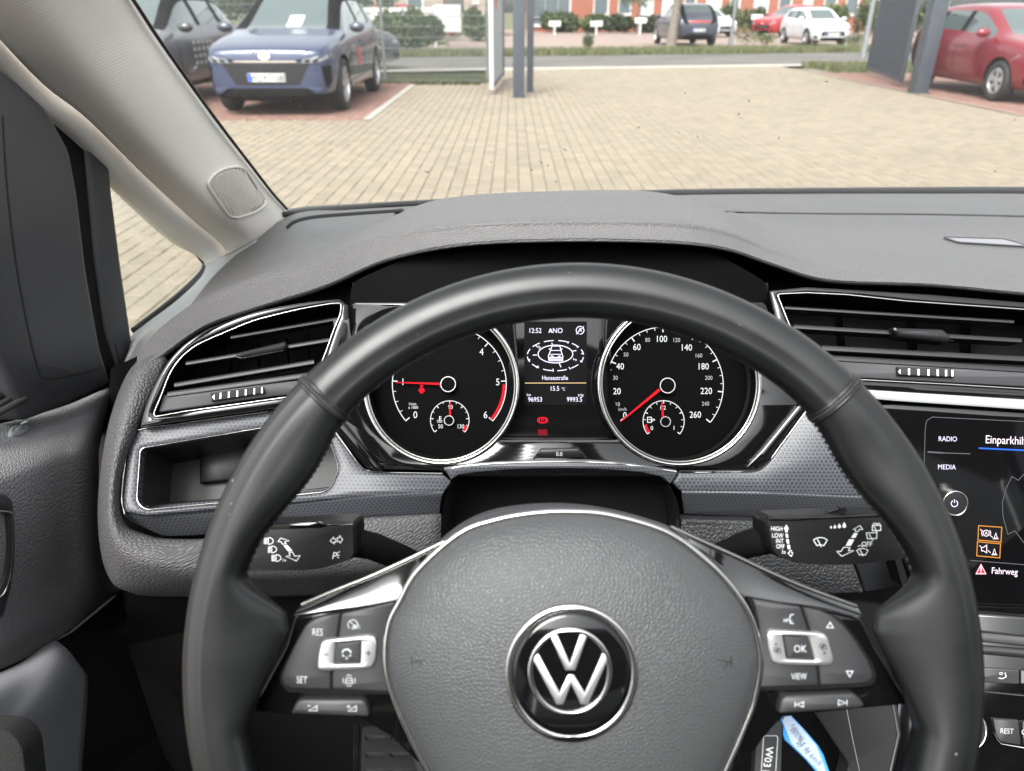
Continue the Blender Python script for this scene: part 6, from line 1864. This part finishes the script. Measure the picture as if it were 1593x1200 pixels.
for (zx, zy, tilt) in ((232, 294, 0), (262, 368, 2.5), (300, 444, 0)):
    x, y = s1((zx, zy))[0]
    k.line([(x - 3, y - 5), (x, y - 5), (x + 4, y - 2.5), (x + 4.5, y), (x + 4, y + 2.5), (x, y + 5), (x - 3, y + 5)], 1.1, True)
    for q in range(5): k.line([(x - 10 + (0 if tilt == 0 else tilt * .5), y - 4 + q * 2 + tilt * .5), (x - 4.5, y - 4 + q * 2 - tilt * .2)], 1.05)
k.text('1x', *s1((355, 462))[0], 4.6)
k.line(s1((325, 268), (300, 300), (328, 300), (340, 322), (372, 318), (360, 300), (398, 292)), 1.1, True).poly(s1((350, 335), (384, 330), (428, 380), (392, 388)))
k.line(s1((398, 398), (428, 392), (450, 430), (496, 424), (464, 470), (370, 430), (408, 424)), 1.1, True)
k.line(s1((762, 295), (792, 258), (792, 276), (812, 276), (812, 304), (792, 304), (800, 322)), 1.1, True).line(s1((872, 282), (846, 245), (846, 264), (826, 264), (826, 300), (846, 298), (850, 312)), 1.1, True)
x, y = s1((800, 420))[0]
k.line([(x - 3, y + 6), (x - 1, y - 4), (x + 3, y - 4), (x + 3.5, y), (x - 1.5, y + 1.5)], 1.2).line([(x + 4.5, y - 3), (x + 8, y - 6)], 1).line([(x + 4.5, y), (x + 8, y)], 1).line([(x + 4, y + 2.5), (x + 7, y + 4)], 1)
k.build('symbol', pf1, M['ink'], pod, .0004)
s2 = zm(1170, 780, 6.6375)
SQ = flat(1290, 840, .435)
o2 = rnd([(p[0], p[1], 6) for p in s2((118, 200), (170, 148), (560, 138), (1000, 128), (1330, 118))] + [(1410, 798, 8), (1440, 860, 8)] + [(p[0], p[1], 8) for p in s2((1480, 592), (1100, 640), (720, 652), (480, 635), (220, 562), (150, 480), (116, 320))], 8, 6)
e, pod = stalk('wiper_stalk', 'right stalk lettered HIGH LOW INT OFF with wiper symbols', o2, (1300, 840), [(1200, 838, .447), (1165, 846, .46), (1130, 860, .49), (1090, 885, .52)], SQ, [(1, 0), (.985, .0025), (.955, .0045), (.5, .0052)])
pf2 = on(pod, .43)
plate('top_band', rnd(s2((175, 175), (480, 180), (600, 165), (1340, 135), (1350, 165), (700, 190), (470, 205), (180, 205)), 2), SQ.off(.0052), .004, M['piano'], e, .0006, bpx=1)
tube('sensitivity_slider', [SQ.at(x, y, -.004) for x, y in ((1290, 800), (1300, 796), (1312, 794), (1318, 797))], .0014, M['slat'], e, 8)
tube('slider_knob', [SQ.at(1312, 793, -.006), SQ.at(1313, 794, 0)], .0018, M['slat'], e, 8)
k = Ink()
for t, x, y in (('HIGH', 253, 282), ('LOW', 262, 352), ('INT', 283, 408), ('OFF', 290, 465)): k.text(t, *s2((x, y))[0], 6.6, sx=.78, rot=2)
k.text('1x', *s2((322, 520))[0], 6, sx=.8, rot=3)
k.poly(s2((352, 240), (378, 288), (364, 288), (364, 318), (340, 318), (340, 288), (324, 288)))
for a_ in ((342, 335, 366, 375), (350, 392, 375, 435), (360, 450, 388, 492)): k.poly(s2((a_[0], a_[1]), (a_[2], a_[1]), (a_[2] + 5, a_[3]), (a_[0] + 8, a_[3])))
k.line(s2((384, 508), (404, 506), (404, 530), (418, 532), (402, 568), (366, 534), (382, 532)), 1, True)
def wiper(x, y, s, wsh=False):
    k.line([(x - 11 * s, y - 4 * s), (x - 6 * s, y - 7 * s), (x, y - 8 * s), (x + 6 * s, y - 7 * s), (x + 11 * s, y - 4 * s), (x + 5.5 * s, y + 5 * s), (x, y + 3 * s), (x - 5.5 * s, y + 5 * s)], 1.1, True)
    k.line([(x + 1.5 * s, y + 7 * s), (x - 5 * s, y - 6 * s)], 1.1).line([(x + 1 * s, y + 7 * s), (x - 3 * s, y - 3 * s)], 1)
    if wsh: k.arc(x - 3.5, y - 8 * s - 2, 3, 2.5, 0, 180, .9, 8).arc(x + 3.5, y - 8 * s - 2, 3, 2.5, 0, 180, .9, 8)
wiper(*s2((702, 425))[0], .98)
wiper(*s2((1136, 528))[0], .80, True)
for i, (x, y) in enumerate(((813, 272), (852, 268), (898, 262), (948, 255))):
    a, b = s2((x, y))[0]; r = 1.5 + .5 * i
    k.poly([(a, b - 2.2 * r)] + [(a + r * cos(radians(q)), b + r * sin(radians(q))) for q in range(-20, 201, 20)])
k.line(s2((1110, 252), (1040, 290), (1065, 290), (1060, 310), (1092, 312), (1102, 290), (1140, 290)), 1.1, True)
k.poly(s2((1050, 325), (1088, 330), (1062, 378), (1018, 376))).poly(s2((1000, 392), (1052, 394), (1018, 458), (962, 458)))
k.line(s2((940, 474), (1008, 478), (990, 508), (1046, 510), (922, 566), (872, 516), (918, 514)), 1.1, True)
x, y = s2((1282, 275))[0]
k.line([(x - 6.5, y - 4), (x + 6.5, y - 4), (x + 6.5, y + 4), (x - 6.5, y + 4)], 1.1, True).line([(x + 1, y + 7), (x - 4, y - 3)], 1).arc(x - 3, y - 5, 2.4, 2.4, 0, 180, .9, 8).arc(x + 3, y - 5, 2.4, 2.4, 0, 180, .9, 8)
x, y = s2((1230, 356))[0]
k.line([(x - 8, y - 4.5), (x + 8, y - 5), (x + 8, y + 4), (x - 6.5, y + 4.5)], 1.1, True).line([(x + 2, y + 7.5), (x - 4, y - 3)], 1)
k.text('OFF', *s2((1182, 440))[0], 7.2, sx=.9)
k.build('symbol', pf2, M['ink'], pod, .0004)
# column shroud behind the wheel
sh_ = loft('steering_column_shroud', [PP((705, 835, .50), (760, 812, .52), (872, 802, .53), (985, 812, .52), (1040, 835, .50)), PP((690, 870, .44), (750, 840, .45), (872, 828, .455), (1000, 840, .45), (1052, 870, .44)), PP((700, 1000, .44), (760, 1000, .43), (872, 1000, .42), (990, 1000, .43), (1050, 1000, .44))], M['soft'], None, 5, 5, .004)
tag(sh_, 'dark plastic shroud of the steering column between the two stalks', 'column shroud')

# ================================================================= CENTRE SCREEN AND CLIMATE PANEL
SR = Pl((1380, 640, .612), (1593, 655, .596), (1450, 900, .612))
scn = empty('infotainment_screen', SR.at(1500, 790), 'glossy black touch screen with volume knob to the right of the wheel', 'screen')
sz = zm(1360, 620, 3.751)
plate('screen_glass', rnd([(1318, 632, 6), (1390, 628, 4), (1593, 641, 4), (1790, 655, 6), (1790, 985, 8), (1593, 960, 4), (1440, 950, 6), (1380, 820, 8)], 6), SR, .012, M['piano'], scn, .002, bpx=3)
plate('light_strip', rnd([(1340, 606), (1400, 610), (1593, 622), (1790, 636), (1790, 652), (1593, 638), (1400, 625), (1340, 620)], 2), SR.off(.006), .012, M['greyplastic'], scn, .002, bpx=2.5)  # pale grey stands in for sky reflected in the glossy frame edge
plate('piano_strip', rnd([(1300, 596), (1400, 601), (1593, 612), (1790, 626), (1790, 637), (1593, 622), (1400, 611), (1320, 606)], 2), SR.off(.004), .012, M['piano'], scn, .001, bpx=1.5)  # glossy black strip between the vent and the screen frame
Ink().line([(1437, 735), (1439, 668), (1441, 655), (1450, 649), (1593, 656), (1700, 664)], 1.1).line(sz((310, 312), (400, 318)), 2.4).line(sz((400, 318), (560, 323)), 1.4).build('outline', SR, M['lcdgrey'], scn)
Ink().text('RADIO', *sz((428, 236))[0], 7.4, sx=.88, rot=1).text('MEDIA', *sz((422, 400))[0], 7.4, sx=.88, rot=1).build('lettering', SR, M['lcd'], scn)
k = Ink().text('Einparkhilfe', *sz((646, 238))[0], 12.2, 'l', sx=.84, rot=2.3)
Ink().text('Fahrweg', *sz((682, 1003))[0], 9.6, 'l', sx=.86, rot=3.5).build('message_text', SR, M['lcdpink'], scn)
k.build('screen_text', SR, M['lcdpink'], scn)
Ink().line(sz((608, 290), (874, 303), (1200, 320)), 2.2).build('tab_line', SR, M['blue'], scn)
k = Ink().line(sz((874, 440), (840, 478), (802, 455), (765, 530), (746, 610), (750, 690), (778, 792), (820, 772), (874, 845)), 1.1).line(sz((560, 945), (874, 970), (1200, 995)), 1.1)
k.build('car_outline', SR, M['lcdgrey'], scn)
k = Ink().line(sz((608, 742), (743, 752), (738, 838), (604, 826)), 1.5, True).line(sz((601, 836), (736, 848), (731, 930), (597, 918)), 1.5, True)
k.build('icon_frame', SR, M['amber'], scn)
k = Ink(); x, y = sz((652, 786))[0]
k.ring(x, y, 4.6, 4.6, 1).text('A', x, y, 5).arc(x, y, 7, 7, 140, 220, 1, 8).arc(x, y, 7, 7, -40, 40, 1, 8).line(sz((617, 762), (627, 772)), 1).line(sz((680, 802), (690, 812)), 1)
for zy in (800, 893):
    a, b = sz((708 if zy == 800 else 700, zy))[0]; k.line([(a, b - 4), (a - 2.5, b + 4), (a + 2.5, b + 4)], 1, True).line([(a - 4.5, b + 5), (a + 4.5, b + 5)], 1)
x, y = sz((640, 878))[0]
k.line([(x - 4, y - 2.5), (x - 1, y - 2.5), (x + 4, y - 6), (x + 4, y + 6), (x - 1, y + 3), (x - 4, y + 3)], 1.1, True).line([(x + 6, y + 2), (x + 10, y + 6)], 1).line(sz((612, 858), (622, 866)), 1)
k.build('icon', SR, M['lcdpink'], scn)
x, y = sz((621, 1000))[0]
Ink().poly([(x, y - 10), (x + 9, y + 7), (x - 9, y + 7)]).build('warning_triangle', SR, emit_mat('warn_tri', (.75, .05, .09), .4), scn)
Ink().line([(x, y - 5), (x, y + 2)], 1.6).disc(x, y + 4.6, 1.1, 8).line([(x, y - 8.5), (x + 7.5, y + 6), (x - 7.5, y + 6)], .9, True).build('warning_mark', SR, M['lcdpink'], scn, .0007)
# knob
kc, kb = sz((474, 613))[0], sz((464, 598))[0]
kn = empty('volume_knob'); kn.parent = scn
C.objects.unlink(kn); bpy.data.objects.remove(kn)
kn = plate('volume_knob', circ(kc[0], kc[1], 19.4, 19.4, 48), SR.off(.0145), .0145, M['steel'], scn, .001, bpx=1.5)
dome('knob_cap', circ(kc[0], kc[1], 18.2, 18.2, 40), kc, SR.off(.0152), [(1, 0), (.9, .0002), (.5, .0003)], M['slat'], kn, .003)
tube('knob_ring', [SR.off(.0154).at(x, y) for x, y in circ(kc[0], kc[1], 18.6, 18.6, 48)], .0007, M['chrome'], kn, 8, True)
x, y = sz((467, 613))[0]
Ink().arc(x, y, 5, 5, 120, 420, 1.2).line([(x, y - 6.5), (x, y - 1)], 1.2).build('power_symbol', SR.off(.0157), M['lcd'], kn)
# lower strips and climate panel
cl_ = empty('climate_panel', SR.at(1550, 1080), 'climate control panel with REST button below the screen', 'control panel')
CP_ = Pl((1500, 960, .605), (1593, 970, .596), (1500, 1190, .575))
plate('panel_face', rnd([(1400, 945), (1520, 951), (1593, 957), (1790, 972), (1790, 1500), (1380, 1500)], 6), CP_, .01, M['piano'], cl_, .002, bpx=3)
tube('chrome_strip', [CP_.at(x, y, .0012) for x, y in ((1420, 945), (1520, 951), (1593, 957.5), (1760, 972))], .0006, M['darkchrome'], cl_, 6)
plate('storage_lip', rnd([(1400, 976), (1522, 981), (1593, 988), (1790, 1004), (1790, 1022), (1593, 1005), (1522, 998), (1400, 992)], 2), CP_.off(.005), .008, M['trimgrey'], cl_, .002, bpx=3)
tube('chrome_strip', [CP_.at(x, y, .0062) for x, y in ((1420, 975), (1522, 982), (1593, 989.5), (1760, 1005))], .0008, M['chrome'], cl_, 6)
plate('shelf_edge', rnd([(1400, 1000), (1525, 1003), (1593, 1009), (1790, 1026), (1790, 1042), (1593, 1024), (1525, 1018), (1400, 1012)], 2), CP_.off(.002), .008, M['slat'], cl_, .002, bpx=3)
bb = plate('seat_heater_button', rnd([(1500, 1036), (1532, 1038), (1585, 1042), (1586, 1065), (1532, 1062), (1500, 1060)], 3), CP_.off(.003), .006, M['button'], cl_, .001, bpx=2)
bb2 = plate('function_button', rnd([(1588, 1042), (1660, 1048), (1660, 1070), (1588, 1065)], 3), CP_.off(.003), .006, M['button'], cl_, .001, bpx=2)
Ink().line([(1563, 1046), (1565, 1053), (1559, 1056), (1553, 1055)], 1.3).ring(1557, 1048, 2.4, 1.6, .9).build('symbol', CP_.off(.003), M['inkdim'], bb)
tube('chrome_strip', [CP_.at(x, y, .0012) for x, y in ((1420, 1069), (1524, 1075), (1593, 1082), (1760, 1098))], .0008, M['chrome'], cl_, 6)
dk = plate('temperature_dial', circ(1505, 1138, 30, 32, 48), CP_.off(.010), .010, M['slat'], cl_, .001, bpx=2)
tube('dial_ring', [CP_.off(.0102).at(x, y) for x, y in circ(1505, 1138, 29, 31, 56)], .0009, M['chrome'], dk, 8, True)
rb = plate('rest_button', rnd([(1544, 1117, 3), (1585, 1120, 2), (1589, 1160, 2), (1556, 1155, 8), (1550, 1145, 6)], 3), CP_.off(.003), .006, M['button'], cl_, .0015, bpx=2.5)
Ink().text('REST', 1566, 1137.5, 8, sx=.84, rot=3).build('lettering', CP_.off(.003), M['inkdim'], rb)
tube('button_rim', [CP_.at(x, y, .002) for x, y in ((1545, 1140), (1549, 1150), (1556, 1157), (1590, 1163), (1640, 1168))], .0006, M['chrome'], rb, 6)
rb2 = plate('fan_button', rnd([(1590, 1121), (1650, 1126), (1650, 1166), (1593, 1161)], 3), CP_.off(.003), .006, M['button'], cl_, .0015, bpx=2.5)
Ink().ring(1593, 1139, 3.5, 3.5, 1.2).line([(1593, 1130), (1593, 1148)], 1).build('symbol', CP_.off(.003), M['inkdim'], rb2)

# ================================================================= KEY TAG, KEY PLATE, PEDAL
tz = zm(1100, 1080, 4.978)
KT = Pl((1225, 1120, .42), (1290, 1220, .395), (1215, 1150, .415))
kt = empty('key_tag', KT.at(1240, 1150), 'blue key tag with handwritten pale paper insert hanging below the right spoke', 'key tag')
plate('tag_sleeve', tz((575, 175), (650, 165), (740, 260), (860, 400), (900, 470), (960, 640), (1000, 800), (880, 640), (760, 500), (600, 350), (588, 310), (590, 240), (568, 200)), KT, .0015, M['tagblue'], kt, .0003, bpx=.6)
plate('paper_insert', tz((578, 180), (645, 170), (735, 265), (845, 398), (900, 540), (970, 780), (890, 620), (655, 385), (625, 310), (600, 250)), KT.off(.0006), .0004, M['tagwhite'], kt)
tube('key_cord', [KT.at(*p, h) for p, h in ((tz((590, 190))[0], .001), (tz((545, 165))[0], .006), (tz((500, 140))[0], .0))], .0006, M['rubber'], kt, 6)
k = Ink()
def hand(t, x, y, cap, rot, sx): k.text(t, *tz((x, y))[0], cap, sx=sx, rot=rot, shear=.35)
hand('fl Abholung', 700, 290, 6.0, 50, .72); hand('Vers.Nr 4', 700, 325, 7.4, 49, .74); hand('by 96 km/h', 790, 455, 9.0, 46, .84)
k.build('handwriting', KT.off(.0006), pbr('ballpoint', (.015, .02, .06), .5, var=0), kt)
KF = Pl((1190, 1140, .425), (1215, 1145, .425), (1185, 1200, .41))
kf = empty('key_plate', KF.at(1195, 1170), 'black key plate marked W031 hanging below the wheel', 'key fob')
plate('plate_body', rnd(tz((390, 190), (590, 200), (575, 700), (560, 1200), (330, 1200), (360, 700)), 6), KF, .006, M['soft'], kf, .0015, bpx=3)
Ink().line(rnd(tz((436, 325), (546, 325), (520, 760), (505, 1100), (395, 1100), (415, 640)), 4, 4), 1.2, True).build('label_border', KF, M['inkdim'], kf)
k = Ink()
k.text('W', *tz((480, 452))[0], 11.5, rot=94, sx=.95).text('0', *tz((470, 512))[0], 11, rot=94, sx=.95).text('3', *tz((463, 552))[0], 11, rot=94, sx=.95).text('1', *tz((456, 600))[0], 11, rot=94, sx=.95)
k.build('lettering', KF, M['ink'], kf)
pz = zm(380, 1080, 4.685)
PD = Pl((560, 1110, .80), (660, 1110, .80), (560, 1200, .72))
pd = empty('foot_pedal', PD.at(600, 1180), 'slotted metal and rubber foot pedal under the left spoke', 'pedal')
plate('pedal_plate', pz((795, 165), (850, 165), (900, 170), (1000, 190), (1060, 230), (1100, 300), (1280, 480), (1300, 1400), (790, 1400)), PD, .01, M['steel'], pd, .002, bpx=2)
slots = []
for r_ in range(5):
    for c_ in range(3):
        x0, y0 = 885 + c_ * 180 - r_ * 3, 302 + r_ * 123
        slots.append(pz((x0, y0 + 8), (x0 + 8, y0), (x0 + 142, y0), (x0 + 140, y0 + 24), (x0 + 130, y0 + 32), (x0 + 6, y0 + 34)))
plate('rubber_cover', [rnd(pz((858, 245), (900, 232), (1020, 222), (1180, 225), (1400, 225), (1440, 1400), (835, 1400)), 3)] + slots, PD.off(.004), .004, M['rubber'], pd, .0008, bpx=1)
tube('pedal_groove', [PD.at(*p, .0005) for p in pz((838, 170), (830, 400), (825, 600), (820, 1000))], .0008, M['dull'], pd, 6)
